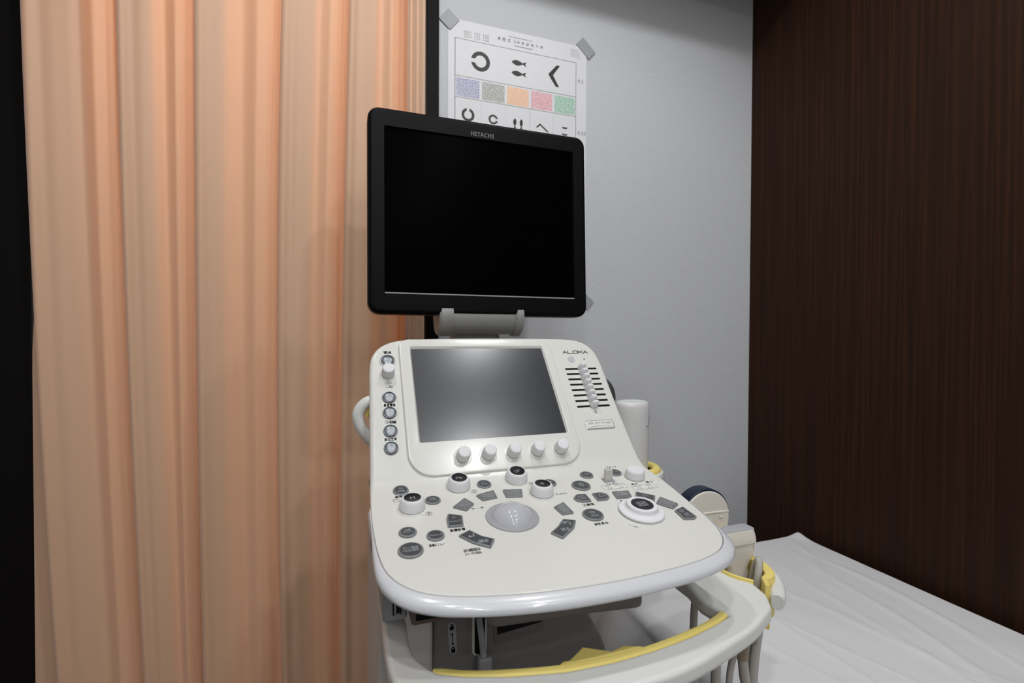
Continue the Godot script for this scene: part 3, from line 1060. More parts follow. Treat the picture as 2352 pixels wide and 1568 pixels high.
func machine_body(o: Node3D) -> void:
	# underside of the panel
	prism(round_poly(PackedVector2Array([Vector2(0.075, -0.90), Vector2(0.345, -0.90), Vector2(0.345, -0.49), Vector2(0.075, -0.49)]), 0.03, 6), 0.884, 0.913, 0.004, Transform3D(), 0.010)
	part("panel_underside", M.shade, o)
	# back shell of the screen half
	loft([PackedVector3Array([Vector3(0.06, 1.10, -0.745), Vector3(0.39, 1.10, -0.745), Vector3(0.39, 0.915, -0.60), Vector3(0.06, 0.915, -0.60)]), PackedVector3Array([Vector3(0.08, 1.08, -0.83), Vector3(0.37, 1.08, -0.83), Vector3(0.37, 0.90, -0.83), Vector3(0.08, 0.90, -0.83)])])
	part("back_shell", M.body, o)
	# main body
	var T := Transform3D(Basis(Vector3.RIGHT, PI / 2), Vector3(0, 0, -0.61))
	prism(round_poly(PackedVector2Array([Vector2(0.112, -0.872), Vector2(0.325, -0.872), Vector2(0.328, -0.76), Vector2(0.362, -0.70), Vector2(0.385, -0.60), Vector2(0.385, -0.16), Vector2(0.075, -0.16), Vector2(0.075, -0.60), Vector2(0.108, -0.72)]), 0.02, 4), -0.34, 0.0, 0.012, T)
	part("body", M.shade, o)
	prism(rrect4(0.043, -0.96, 0.1095, -0.6115, [0.02, 0.012, 0.008, 0.03], 5), 0.16, 0.815, 0.005)
	part("side_cover", M.body, o, "cream left side cover")
	box(Vector3(0.045, 0.075, -0.97), Vector3(0.40, 0.16, -0.50), 0.03)
	part("base", M.body, o)
	for c in [[0.08, -0.54], [0.365, -0.54], [0.08, -0.92], [0.365, -0.92]]:
		lathe(PackedVector2Array([Vector2(0.0, -0.014), Vector2(0.030, -0.014), Vector2(0.0375, -0.009), Vector2(0.0375, 0.009), Vector2(0.030, 0.014), Vector2(0.0, 0.014)]), Transform3D(Basis(Vector3.BACK, PI / 2), Vector3(c[0], 0.0375, c[1])), 24)
		box(Vector3(c[0] - 0.006, 0.036, c[1] - 0.006), Vector3(c[0] + 0.006, 0.078, c[1] + 0.006))
		part("caster", M.body_dark, o)
	# lock sign, lever and drive slot on the shaded front
	var S := Transform3D(Basis(Vector3.BACK, deg_to_rad(4)) * Basis(Vector3.RIGHT, PI / 2), Vector3(0.1335, 0.757, -0.6098))
	prism(rrect(-0.0052, -0.0215, 0.0052, 0.0215, 0.0051, 6), 0.0, 0.0006, 0.0002, S)
	var sg := part("lock_sticker", M.grey, o, "long sticker with an open and a closed padlock joined by an arrow")
	for e in [-1, 1]:
		prism(rrect(-0.0026, e * 0.0150 - 0.001, 0.0026, e * 0.0150 + 0.0042, 0.001, 3), 0.0, 0.0008, 0.0, S)
		var arc := PackedVector3Array()
		for k in 9:
			var a := PI + PI * k / 8
			if e > 0 or k > 1:
				arc.append(S * Vector3(cos(a) * 0.0019, 0.0007, e * 0.0150 - 0.0010 + sin(a) * 0.0022))
		tube(arc, 0.0006, 6)
	bar(Vector2(0, -0.0050), Vector2(0, 0.0070), 0.0009, 0.0008, S)
	for e in [-1, 1]:
		prism(PackedVector2Array([Vector2(-0.0018, 0.0012 + e * 0.0052), Vector2(0.0018, 0.0012 + e * 0.0052), Vector2(0, 0.0012 + e * 0.0084)]), 0.0, 0.0008, 0.0, S)
	part("padlock_signs", M.ink, sg)
	var Z := Transform3D(Basis(Vector3.RIGHT, PI / 2), Vector3(0, 0, -0.6105))
	prism(rrect(0.1595, -0.792, 0.1795, -0.728, 0.006, 5), 0.0, 0.0035, 0.002, Z)
	part("lever_surround", M.body, o)
	prism(rrect(0.1625, -0.789, 0.1765, -0.731, 0.004, 5), 0.0, 0.0042, 0.0, Z)
	part("lever_recess", M.black, o)
	tube(PackedVector3Array([Vector3(0.168, 0.779, -0.606), Vector3(0.1695, 0.76, -0.600), Vector3(0.171, 0.735, -0.594)]), 0.0042, 10)
	box(Vector3(0.164, 0.700, -0.603), Vector3(0.182, 0.735, -0.588), 0.004)
	part("lock_lever", M.grey, o)
	prism(round_poly(PackedVector2Array([Vector2(0.188, -0.795), Vector2(0.262, -0.805), Vector2(0.262, -0.742), Vector2(0.190, -0.735)]), 0.006, 4), 0.0, 0.002, 0.001, Z)
	var ds := part("drive_bay", M.body_dark, o)
	prism(PackedVector2Array([Vector2(0.193, -0.79), Vector2(0.257, -0.80), Vector2(0.257, -0.755), Vector2(0.194, -0.750)]), 0.0, 0.0028, 0.0005, Z)
	part("drive_slot", M.black, ds)
	# under the front edge: keyboard tray, guard, port block
	box(Vector3(0.0645, 0.857, -0.60), Vector3(0.21, 0.886, -0.4845), 0.004)
	var tray := part("keyboard_tray", M.tray, o)
	box(Vector3(0.0690, 0.8625, -0.49), Vector3(0.205, 0.884, -0.4832), 0.001)
	part("tray_front", M.black, tray)
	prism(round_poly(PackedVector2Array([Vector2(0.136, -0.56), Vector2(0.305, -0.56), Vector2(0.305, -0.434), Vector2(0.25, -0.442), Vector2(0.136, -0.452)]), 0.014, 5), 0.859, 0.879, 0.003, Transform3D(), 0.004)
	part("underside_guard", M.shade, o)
	prism(rrect(0.0375, -0.58, 0.0625, -0.500, 0.004, 4), 0.856, 0.915, 0.002, Transform3D(), 0.004)
	var ub := part("port_block", M.grey, o)
	box(Vector3(0.0475, 0.8635, -0.503), Vector3(0.0565, 0.884, -0.4992), 0.0005)
	var us := part("usb_port", M.black, ub)
	box(Vector3(0.0490, 0.8645, -0.501), Vector3(0.0510, 0.884, -0.4986), 0.0003)
	box(Vector3(0.0490, 0.8640, -0.501), Vector3(0.0552, 0.8654, -0.4986), 0.0003)
	part("port_shield", M.metal, ub)
	# front handle: a broad bar around the front that widens into the probe shelf on the right
	var hp := []
	for v in [[0.0395, -0.66], [0.0385, -0.54], [0.0375, -0.47], [0.041, -0.425], [0.055, -0.390], [0.085, -0.368], [0.13, -0.356], [0.19, -0.350], [0.2541, -0.3510], [0.3020, -0.3560], [0.3600, -0.3705], [0.4030, -0.3835], [0.432, -0.3970]]:
		hp.append(Vector3(v[0], 0, v[1]))
	var q := PackedVector2Array()
	for v in spline(hp, 4):
		q.append(Vector2(v.x, v.z))
	for v in [[0.4455, -0.4035], [0.4500, -0.4075], [0.4580, -0.4180], [0.465, -0.4284], [0.4705, -0.4525], [0.4670, -0.4580], [0.4610, -0.4660], [0.4565, -0.4760], [0.4550, -0.4920], [0.4560, -0.515], [0.462, -0.545], [0.462, -0.60], [0.40, -0.62], [0.3925, -0.56], [0.3918, -0.4773], [0.3875, -0.4610], [0.3845, -0.4470], [0.3860, -0.4340], [0.3890, -0.4215], [0.3915, -0.4130], [0.3895, -0.4082]]:
		q.append(Vector2(v[0], v[1]))
	for v in [[0.3602, -0.4000], [0.3258, -0.3925], [0.2807, -0.3870], [0.2350, -0.3850], [0.1884, -0.3878], [0.1400, -0.3985], [0.104, -0.4105], [0.0800, -0.4225], [0.0735, -0.4320], [0.0668, -0.4430], [0.0625, -0.4560], [0.0612, -0.4750], [0.0625, -0.5100], [0.0645, -0.66]]:
		q.append(Vector2(v[0], v[1]))
	prism(q, 0.829, 0.85, 0.0050, Transform3D(), 0.009, 5)
	part("front_handle", M.handle, o, "white front handle that widens into the probe shelf", 50.0)
	# yellow grip along the inside of the handle
	var g := PackedVector2Array()
	kerb([[0.0765, -0.4285], [0.0840, -0.4245], [0.1050, -0.4148], [0.1412, -0.4040], [0.1882, -0.3936], [0.2350, -0.3902], [0.2765, -0.3914], [0.3152, -0.3962], [0.3548, -0.4035], [0.3800, -0.4110], [0.3905, -0.4160]], [0.006, 0.0088, 0.0090, 0.0092, 0.0098, 0.0092, 0.0090, 0.0090, 0.0090, 0.0098, 0.0088], 0.828, 0.8490, 0.0030)
	part("grip_strip", M.yellow, o, "yellow rubber grip strip", 50.0)
	g = PackedVector2Array()
	for v in [[0.183, -0.390], [0.1876, -0.3995], [0.1928, -0.4025], [0.199, -0.4020], [0.2193, -0.4150], [0.2425, -0.4005], [0.2578, -0.4040], [0.2723, -0.3985], [0.285, -0.389]]:
		g.append(Vector2(v[0], v[1]))
	prism(g, 0.836, 0.8475, 0.001)
	part("grip_flange", M.yellow, o, "notched yellow flange behind the grip strip")
	for x in [0.042, 0.395]:
		box(Vector3(x, 0.832, -0.66), Vector3(x + 0.024, 0.905, -0.595), 0.006)
		part("handle_bracket", M.handle, o)
	# probe shelf: yellow lined slot with a lip outside it
	kerb([[0.4560, -0.520], [0.4555, -0.492], [0.4572, -0.4765], [0.4618, -0.4665], [0.4672, -0.4590], [0.4715, -0.4535]], [0.003, 0.003, 0.003, 0.003, 0.003, 0.003], 0.80, 0.8525, 0.0012)
	part("holder_liner", M.yellow, o, "yellow lining of the probe slot", 50.0)
	kerb([[0.460, -0.5290], [0.4760, -0.5300], [0.4940, -0.5235], [0.5065, -0.5100], [0.5115, -0.4945], [0.5095, -0.4770], [0.5030, -0.4610], [0.4965, -0.4530], [0.4890, -0.4495], [0.4830, -0.4480], [0.4770, -0.4400], [0.4700, -0.4310]], [0.005, 0.007, 0.009, 0.010, 0.011, 0.012, 0.012, 0.011, 0.009, 0.007, 0.006, 0.005], 0.805, 0.8570, 0.0022)
	part("holder_liner", M.yellow, o, "yellow lining of the outer lip", 50.0)
	kerb([[0.462, -0.5370], [0.4780, -0.5390], [0.4985, -0.5320], [0.5140, -0.5155], [0.5195, -0.4950], [0.5175, -0.4740], [0.5105, -0.4555], [0.4995, -0.4425], [0.4885, -0.4335], [0.4790, -0.4255], [0.4720, -0.4195]], [0.007, 0.007, 0.007, 0.007, 0.007, 0.008, 0.010, 0.014, 0.0175, 0.017, 0.012], 0.8335, 0.8510, 0.0065)
	part("holder_lip", M.handle, o, "white outer lip of the probe slot", 50.0)
	# cups behind: one for the broad probe, one for the gel bottle, one for the dark probe
	for c in [[0.535, -0.622, 0.036, 0.80, 0.848], [0.497, -0.752, 0.0465, 0.835, 0.908], [0.4635, -0.815, 0.031, 0.86, 0.93]]:
		var C := Transform3D(Basis(), Vector3(c[0], 0, c[1]))
		lathe(PackedVector2Array([Vector2(0.0, c[3]), Vector2(c[2] + 0.006, c[3]), Vector2(c[2] + 0.0085, c[3] + 0.006), Vector2(c[2] + 0.0085, c[4] - 0.008), Vector2(c[2] + 0.006, c[4] - 0.002), Vector2(c[2] + 0.002, c[4]), Vector2(c[2] - 0.004, c[4] - 0.004), Vector2(c[2] - 0.006, c[3] + 0.004), Vector2(0.0, c[3] + 0.004)]), C, 36)
		var cup := part("holder_cup", M.handle, o)
		var ring := PackedVector2Array()
		var rt := 0.0082 if c[2] > 0.04 else 0.004
		for k in 13:
			var a := TAU * k / 12
			ring.append(Vector2(c[2] - (0.0055 if c[2] > 0.04 else 0.003) + cos(a) * rt, c[4] - 0.001 + sin(a) * rt))
		lathe(ring, C, 36)
		part("cup_ring", M.yellow, cup, "yellow ring around the cup")
	box(Vector3(0.385, 0.832, -0.78), Vector3(0.47, 0.850, -0.600), 0.006)
	box(Vector3(0.385, 0.862, -0.84), Vector3(0.45, 0.885, -0.74), 0.006)
	box(Vector3(0.44, 0.815, -0.66), Vector3(0.505, 0.838, -0.585), 0.006)
	part("holder_arm", M.handle, o)
	# loop handle on the left flank
	tube(spline([Vector3(0.055, 1.052, -0.70), Vector3(0.0415, 1.0565, -0.70), Vector3(0.0295, 1.0535, -0.70), Vector3(0.0205, 1.0420, -0.70), Vector3(0.0205, 1.0290, -0.70), Vector3(0.0275, 1.0140, -0.70), Vector3(0.040, 0.9985, -0.70), Vector3(0.055, 0.985, -0.70)], 6), 0.0068, 14, 1.15)
	part("side_handle", M.handle, o, "white loop handle on the left flank")
	tube(spline([Vector3(0.046, 1.046, -0.704), Vector3(0.036, 1.0435, -0.704), Vector3(0.031, 1.034, -0.704)], 4), 0.0032, 8)
	part("handle_lining", M.yellow, o)
	tube(spline([Vector3(0.045, 0.975, -0.655), Vector3(0.0365, 0.962, -0.640), Vector3(0.0395, 0.945, -0.636), Vector3(0.0375, 0.930, -0.636), Vector3(0.0405, 0.915, -0.636), Vector3(0.0385, 0.893, -0.636), Vector3(0.0395, 0.872, -0.636), Vector3(0.048, 0.845, -0.636)], 5), 0.0052, 10)
	part("navy_cord", M.navy_cloth, o, "dark navy padded cord along the left flank")

func monitor(o: Node3D) -> void:
	# built around the middle of its lower front edge, leaning back a little
	var T := Transform3D(Basis(Vector3.RIGHT, deg_to_rad(-2.4)), Vector3(0.2590, 1.1862, -0.8885))
	var F := T * Transform3D(Basis(Vector3.RIGHT, PI / 2), Vector3.ZERO)      # y of F points out of the screen, z down
	var w := 0.217
	var hgt := 0.3735
	var ow := rrect(-w, -hgt, w, 0.0, 0.021, 8)
	var iw := rrect(-0.1885, -0.340, 0.1885, -0.036, 0.003, 8)
	var sw := rrect(-0.1865, -0.338, 0.1865, -0.0385, 0.001, 8)
	var rings := []
	rings.append(lift(inset(ow, 0.03), -0.060, F))
	rings.append(lift(inset(ow, 0.012), -0.052, F))
	rings.append(lift(inset(ow, 0.003), -0.040, F))
	rings.append(lift(ow, -0.032, F))
	for k in 6:
		var a := PI / 2 * k / 5
		rings.append(lift(inset(ow, 0.008 * (1 - cos(a))), -0.008 + 0.008 * sin(a), F))
	rings.append(lift(iw, -0.0005, F))
	rings.append(lift(sw, -0.0060, F))
	loft(rings)
	var m := part("monitor", M.monitor, o, "black monitor with a thick matt frame", 30.0)
	prism(sw, -0.0062, -0.0052, 0.0, F)
	part("screen", M.screen, m, "dark glossy screen")
	prism(rrect(-0.1880, -0.0388, 0.1880, -0.0366, 0.0004, 2), -0.0055, -0.0015, 0.0, F)
	part("screen_trim", M.grey, m, "thin grey lower trim of the screen")
	var bold := SystemFont.new()
	bold.font_names = PackedStringArray(["Droid Sans"])
	bold.font_weight = 700
	var tm := TextMesh.new()
	tm.text = "HITACHI"
	tm.font = bold
	tm.font_size = 32
	tm.pixel_size = 0.000362
	tm.depth = 0.0004
	var L := T * Transform3D(Basis(), Vector3(-0.005, 0.3475, 0.0001))
	L.origin -= BASE
	put("monitor_lettering", tm, M.logo, m, Transform3D(L.basis, L.origin - m.position))
	# hinge barrel and neck
	var B := Transform3D(Basis(Vector3.BACK, -PI / 2), Vector3(0, 1.1845, -0.925))
	lathe(PackedVector2Array([Vector2(0.0, 0.196), Vector2(0.0345, 0.196), Vector2(0.0345, 0.319), Vector2(0.0, 0.319)]), B, 40)
	part("hinge_barrel", M.hinge, o, "grey hinge barrel under the monitor")
	for e in [[0.170, 0.1955], [0.3195, 0.336]]:
		lathe(PackedVector2Array([Vector2(0.0, e[0]), Vector2(0.035, e[0]), Vector2(0.0385, e[0] + 0.004), Vector2(0.0385, e[1]), Vector2(0.0, e[1])]), B, 40)
		part("hinge_cheek", M.hinge, o)
	lathe(PackedVector2Array([Vector2(0.0, 0.336), Vector2(0.015, 0.336), Vector2(0.015, 0.344), Vector2(0.012, 0.348), Vector2(0.0, 0.348)]), B * Transform3D(Basis(), Vector3(0.001, 0, -0.004)), 12)
	part("hinge_knob", M.body_dark, o)
	box(Vector3(0.205, 0.86, -0.985), Vector3(0.305, 1.160, -0.935), 0.015)
	part("neck", M.hinge, o)
	box(Vector3(0.20, 1.16, -0.995), Vector3(0.315, 1.30, -0.945), 0.012)
	part("monitor_bracket", M.hinge, o)
	prism(PackedVector2Array([Vector2(-0.165, 0.0), Vector2(-0.105, 0.0), Vector2(-0.125, 0.0165), Vector2(-0.165, -0.005)]), -0.063, -0.0615, 0.0003, Transform3D(F.basis, F.origin + Vector3(-0.02, 0.004, 0)))
	part("plastic_sleeve", M.clear, o, "corner of a clear plastic sleeve below the monitor")

func touch_screen(o: Node3D) -> void:
	var a := rrect4(0.0785, -0.2320, 0.3260, -0.0095, [0.016, 0.018, 0.036, 0.034], 10)
	var b := rrect(0.0945, -0.2172, 0.3120, -0.0572, 0.003, 10)
	var c := rrect(0.0968, -0.2142, 0.3098, -0.0588, 0.001, 10)
	var rings := []
	for k in [[0.0, -0.002], [0.0, 0.0012], [0.0004, 0.0026], [0.0014, 0.0037], [0.0030, 0.0042]]:
		rings.append(lift(inset(a, k[0]), k[1], surf(0, -0.1)* Transform3D(Basis(), Vector3(0, 0, 0.1))))
	var T := surf(0, -0.1) * Transform3D(Basis(), Vector3(0, 0, 0.1))
	rings.append(lift(inset(b, -0.0012), 0.0042, T))
	rings.append(lift(b, 0.0038, T))
	rings.append(lift(c, 0.0006, T))
	loft(rings)
	var ts := part("touch_screen", M.cream, o, "raised cream surround with a dark touch screen", 30.0)
	prism(inset(c, -0.0002), -0.001, 0.0008, 0.0, T)
	part("screen_glass", M.touch, ts, "dark grey anti-glare screen")

func label(o: Node3D, text: String, x: float, s: float, wid: float, hgt: float, w := 0.0006, backed := true, ink: Material = null) -> void:
	var t := split(text)
	var gap := 0.28 if backed else 0.14
	var cw := wid / (t.size() + (t.size() - 1) * gap)
	var T := surf(x, s)
	if backed:
		prism(rrect(-wid / 2 - 0.0016, -hgt / 2 - 0.0011, wid / 2 + 0.0016, hgt / 2 + 0.0011, 0.0004, 2), 0.0, 0.00012, 0.0, T)
		var st := part("sticker", M.sticker, o)
		write(t, cw, hgt, cw * gap, w, T, 0.00022)
		part("lettering", ink if ink else M.ink, st)
	else:
		write(t, cw, hgt, cw * gap, w, T)
		part("printed_lettering", ink if ink else M.ink, o)

var disc_small: ArrayMesh
var disc_big: ArrayMesh
var face_small: ArrayMesh
var face_big: ArrayMesh

func round_button(o: Node3D, x: float, s: float, big: bool, lines: Array) -> void:
	if disc_small == null:
		for e in 2:
			var r := [0.0095, 0.0127][e] as float
			lathe(PackedVector2Array([Vector2(0, -0.001), Vector2(r, -0.001), Vector2(r, 0.0008), Vector2(r - 0.0003, 0.0017), Vector2(r - 0.0011, 0.0022), Vector2(r - 0.0022, 0.0021), Vector2(0, 0.0020)]), Transform3D(), 36)
			var dm := finish()
			lathe(PackedVector2Array([Vector2(0, 0.0015), Vector2(r - 0.0023, 0.0015), Vector2(r - 0.0023, 0.0024), Vector2(r - 0.0026, 0.0026), Vector2(0, 0.0026)]), Transform3D(), 36)
			if e == 0:
				disc_small = dm
				face_small = finish()
			else:
				disc_big = dm
				face_big = finish()
	var b := put("round_button", disc_big if big else disc_small, M.key, o, fr(x, s))
	put("button_face", face_big if big else face_small, M.key_face, b)
	symbol(b, lines, 0.0026, "button_print")

func symbol(b: MeshInstance3D, lines: Array, h: float, called: String, m: Material = null) -> void:   # lines: text or [sign], centre x, z, width per character, height, stroke
	for l in lines:
		var t: Array = l[0] if l[0] is Array else split(l[0])
		write(t, l[3], l[4], l[3] * 0.15, l[5] if l.size() > 5 else 0.00035, Transform3D(Basis(), Vector3(l[1], h, l[2])), 0.0001)
	if tv.size() > 0:
		put(called, finish(), m if m else M.print, b)

func shaped_key(o: Node3D, pts: Array, lines: Array, r := 0.0016) -> void:
	var c := Vector2.ZERO
	for p in pts:
		c += Vector2(p[0], p[1])
	c /= pts.size()
	var q := PackedVector2Array()
	for p in pts:
		q.append(Vector2(p[0], p[1]) - c)
	q = round_poly(inset(q, 0.0003), r, 3)
	prism(q, -0.001, 0.0022, 0.0009, Transform3D(), 0.0, 3)
	var b := put("shaped_key", finish(), M.key, o, fr(c.x, c.y))
	prism(inset(q, 0.0019), 0.0010, 0.0025, 0.0002, Transform3D(), 0.0, 2)
	put("key_face", finish(), M.key_face, b)
	symbol(b, lines, 0.0025, "key_print")

func mode_knob(o: Node3D, x: float, s: float, mesh: ArrayMesh, cap: ArrayMesh, text: Array, corner: String) -> void:
	prism(circle2(0.0172, 40), -0.0005, 0.0009, 0.0005, surf(x, s))
	if corner != "":
		prism(circle2(0.0052, 20), -0.0005, 0.00085, 0.0004, surf(x + 0.0165, s + 0.0150))
		prism(PackedVector2Array([Vector2(0.006, 0.014), Vector2(0.014, 0.0055), Vector2(0.0205, 0.0125), Vector2(0.0135, 0.019)]), -0.0005, 0.00083, 0.0002, surf(x, s))
	var col := part("knob_collar", M.cream, o)
	if corner != "":
		var ring := circle2(0.0034, 20)
		for i in 20:
			bar(ring[i], ring[(i + 1) % 20], 0.0004, 0.0001, surf(x + 0.0165, s + 0.0150, 0.0009))
		write([corner], 0.0028, 0.0034, 0.0, 0.0005, surf(x + 0.0165, s + 0.0150, 0.0009))
		part("collar_letter", M.ink, col)
	var k := put("mode_knob", mesh, M.knob, o, fr(x, s))
	var c := put("knob_cap", cap, M.cap, k)
	symbol(c, text, 0.0139, "cap_print")

func low_controls(o: Node3D) -> void:
	round_button(o, 0.0663, 0.0091, false, [[["cards"], 0.0, -0.0017, 0.0045, 0.0036], ["画像調整", 0.0, 0.0030, 0.0019, 0.0022, 0.0002]])
	round_button(o, 0.1000, 0.0395, false, [["CW", 0.0, -0.0018, 0.0028, 0.0026], ["ドプラ", 0.0, 0.0022, 0.0028, 0.0030]])
	round_button(o, 0.1700, 0.0140, false, [["パワー", 0.0, -0.0018, 0.0025, 0.0028, 0.0003], ["ドプラ", 0.0, 0.0022, 0.0025, 0.0028, 0.0003]])
	round_button(o, 0.2547, 0.0281, false, [["HV", 0.0015, 0.0, 0.0022, 0.0026]])
	round_button(o, 0.0636, 0.0991, false, [["白黒", 0.0, -0.0020, 0.0029, 0.0030], ["プリント", 0.0, 0.0022, 0.0027, 0.0030]])
	round_button(o, 0.0904, 0.1115, false, [[["ruler"], 0.0, 0.0002, 0.0110, 0.0036, 0.0005]])
	round_button(o, 0.0626, 0.1306, true, [["サーバ転送", 0.0, -0.0022, 0.0026, 0.0032, 0.0003], ["HDD保存", 0.0, 0.0022, 0.0027, 0.0034]])
	round_button(o, 0.3148, 0.0173, false, [["U3", 0.0, 0.0, 0.0026, 0.0028, 0.0004]])
	round_button(o, 0.2931, 0.0436, true, [["B", 0.0, 0.0, 0.0050, 0.0060, 0.0009]])
	round_button(o, 0.3586, 0.0185, false, [[["pulse"], 0.001, 0.0, 0.0060, 0.0026]])
	round_button(o, 0.2734, 0.1122, true, [[["update"], 0.0, -0.0024, 0.0064, 0.0056, 0.0005], ["UPDATE", 0.0, 0.0044, 0.0014, 0.0020, 0.0003]])
	shaped_key(o, [[0.1373, 0.0427], [0.146, 0.0585], [0.1332, 0.072], [0.1188, 0.0606]], [[["cyl"], 0.0005, -0.0040, 0.0058, 0.0045], ["シネメモリ", 0.0, 0.0028, 0.0022, 0.0028]])
	shaped_key(o, [[0.1519, 0.0395], [0.1775, 0.0319], [0.177, 0.0508], [0.1572, 0.0539]], [["トラック", -0.0015, -0.0010, 0.0024, 0.0030], ["ボール", 0.0030, 0.0042, 0.0026, 0.0030]])
	shaped_key(o, [[0.188, 0.0332], [0.2136, 0.0370], [0.2080, 0.0554], [0.1870, 0.0520]], [[["cards"], 0.0, 0.0, 0.0075, 0.0070]])
	shaped_key(o, [[0.1107, 0.0736], [0.1266, 0.0808], [0.123, 0.1014], [0.1054, 0.100], [0.1071, 0.0826]], [["+", 0.0010, -0.0040, 0.0046, 0.0050], ["キャリパ", 0.0005, 0.0042, 0.0026, 0.0028]])
	shaped_key(o, [[0.1268, 0.110], [0.1359, 0.1232], [0.1488, 0.1323], [0.1401, 0.1463], [0.1242, 0.1339], [0.1125, 0.1176]], [[["return"], -0.0068, -0.0048, 0.0078, 0.0070, 0.0009], ["確定", 0.0038, 0.0070, 0.0046, 0.0050, 0.0005]])
	shaped_key(o, [[0.2517, 0.0781], [0.2536, 0.1042], [0.2381, 0.1047], [0.2347, 0.0860]], [[["body"], -0.0020, -0.0040, 0.0070, 0.0080], ["ボディ", 0.0006, 0.0030, 0.0023, 0.0026, 0.0003], ["マーク", 0.0010, 0.0066, 0.0026, 0.0026, 0.0003]])
	shaped_key(o, [[0.2343, 0.1129], [0.2486, 0.1192], [0.2398, 0.1325], [0.2183, 0.1486], [0.2092, 0.1353], [0.2214, 0.1263]], [[["undo"], 0.0060, -0.0052, 0.0080, 0.0076, 0.0009], ["戻る", -0.0006, 0.0050, 0.0046, 0.0050, 0.0005]])
	shaped_key(o, [[0.2675, 0.0719], [0.2746, 0.0645], [0.2884, 0.0662], [0.2873, 0.0844], [0.2750, 0.0835], [0.2687, 0.0795]], [[["twofan"], 0.0008, -0.0008, 0.0095, 0.0076, 0.0005]])
	shaped_key(o, [[0.296, 0.0662], [0.3090, 0.0662], [0.3148, 0.0715], [0.3149, 0.080], [0.3085, 0.0850], [0.2948, 0.0845]], [[["fan"], -0.0005, -0.0008, 0.0085, 0.0072, 0.0005]])
	shaped_key(o, [[0.3243, 0.0672], [0.3480, 0.0700], [0.3435, 0.0863], [0.3214, 0.0850]], [["自動", -0.0010, -0.0022, 0.0036, 0.0036], ["調整", 0.0, 0.0024, 0.0036, 0.0036]])
	shaped_key(o, [[0.3548, 0.0745], [0.3751, 0.0896], [0.3653, 0.1026], [0.3461, 0.0880]], [[["cards"], 0.0, 0.0, 0.0070, 0.0060]])
	shaped_key(o, [[0.3787, 0.0928], [0.3916, 0.1145], [0.3768, 0.1227], [0.3638, 0.106]], [[["printer"], -0.0030, -0.0040, 0.0062, 0.0056], [["probe"], 0.0015, 0.0022, 0.0040, 0.0040], [["cards"], 0.0050, 0.0068, 0.0036, 0.0036]])
	shaped_key(o, [[0.3922, 0.1208], [0.3938, 0.1454], [0.3866, 0.1487], [0.3739, 0.1462], [0.3754, 0.1259]], [[["printer"], -0.0015, -0.0065, 0.0064, 0.0056], ["白黒", -0.0005, 0.0005, 0.0030, 0.0032, 0.0003], ["プリント", 0.0, 0.0050, 0.0026, 0.0028, 0.0003]])
	# mode knobs
	lathe(PackedVector2Array([Vector2(0, 0.0008), Vector2(0.0135, 0.0008), Vector2(0.0135, 0.0016)]), Transform3D(), 40)
	lathe(PackedVector2Array([Vector2(0, 0.0014), Vector2(0.0142, 0.0014), Vector2(0.0147, 0.0022), Vector2(0.0146, 0.0050), Vector2(0.0137, 0.0095), Vector2(0.0126, 0.0127), Vector2(0.0114, 0.0142), Vector2(0.0102, 0.0146), Vector2(0.0097, 0.0143), Vector2(0.0097, 0.0128), Vector2(0, 0.0128)]), Transform3D(), 48)
	for i in 12:                                     # fine ridges around the skirt
		var a := TAU * (i + 0.3) / 12
		tube(PackedVector3Array([Vector3(cos(a) * 0.01445, 0.0056, sin(a) * 0.01445), Vector3(cos(a) * 0.01375, 0.0094, sin(a) * 0.01375), Vector3(cos(a) * 0.0126, 0.0126, sin(a) * 0.0126)]), 0.00028, 6)
	var km := finish()
	lathe(PackedVector2Array([Vector2(0, 0.0134), Vector2(0.0097, 0.0134), Vector2(0.0097, 0.0146), Vector2(0.0092, 0.0145), Vector2(0.006, 0.0140), Vector2(0, 0.0138)]), Transform3D(), 40)
	var cm := finish()
	mode_knob(o, 0.0743, 0.0523, km, cm, [["M", 0.0, 0.0, 0.0046, 0.0044, 0.0007]], "Z")
	mode_knob(o, 0.1368, 0.0136, km, cm, [["PW", 0.0, 0.0006, 0.0036, 0.0044, 0.0005]], "Y")
	mode_knob(o, 0.2147, 0.0096, km, cm, [["CF", 0.0, 0.0004, 0.0034, 0.0044, 0.0005]], "X")
	mode_knob(o, 0.2343, 0.0517, km, cm, [[["arrow"], 0.0, 0.0, 0.0050, 0.0056, 0.0012]], "")
	# plain zoom knob
	lathe(PackedVector2Array([Vector2(0, 0.0002), Vector2(0.0124, 0.0002), Vector2(0.0124, 0.0014), Vector2(0.0130, 0.0018), Vector2(0.0134, 0.0026), Vector2(0.0126, 0.0098), Vector2(0.0120, 0.0118), Vector2(0.0108, 0.0128), Vector2(0, 0.0130)]), Transform3D(), 44)
	put("zoom_knob", finish(), M.knob, o, fr(0.3786, 0.0369))
	# jog dial
	lathe(PackedVector2Array([Vector2(0, 0.0), Vector2(0.0255, 0.0), Vector2(0.0255, 0.0012), Vector2(0.0266, 0.0018), Vector2(0.0269, 0.0030), Vector2(0.0262, 0.0040), Vector2(0.0236, 0.0047), Vector2(0.0208, 0.0052), Vector2(0.0192, 0.0062), Vector2(0.0184, 0.0080), Vector2(0.0182, 0.0100), Vector2(0.0176, 0.0109), Vector2(0.0165, 0.0112), Vector2(0.0134, 0.0111), Vector2(0.0130, 0.0106), Vector2(0, 0.0104)]), Transform3D(), 64)
	var jd := put("jog_dial", finish(), M.knob, o, fr(0.3343, 0.1190))
	lathe(PackedVector2Array([Vector2(0, 0.0100), Vector2(0.0131, 0.0100), Vector2(0.0131, 0.0111), Vector2(0.0122, 0.0113), Vector2(0, 0.0109)]), Transform3D(), 48)
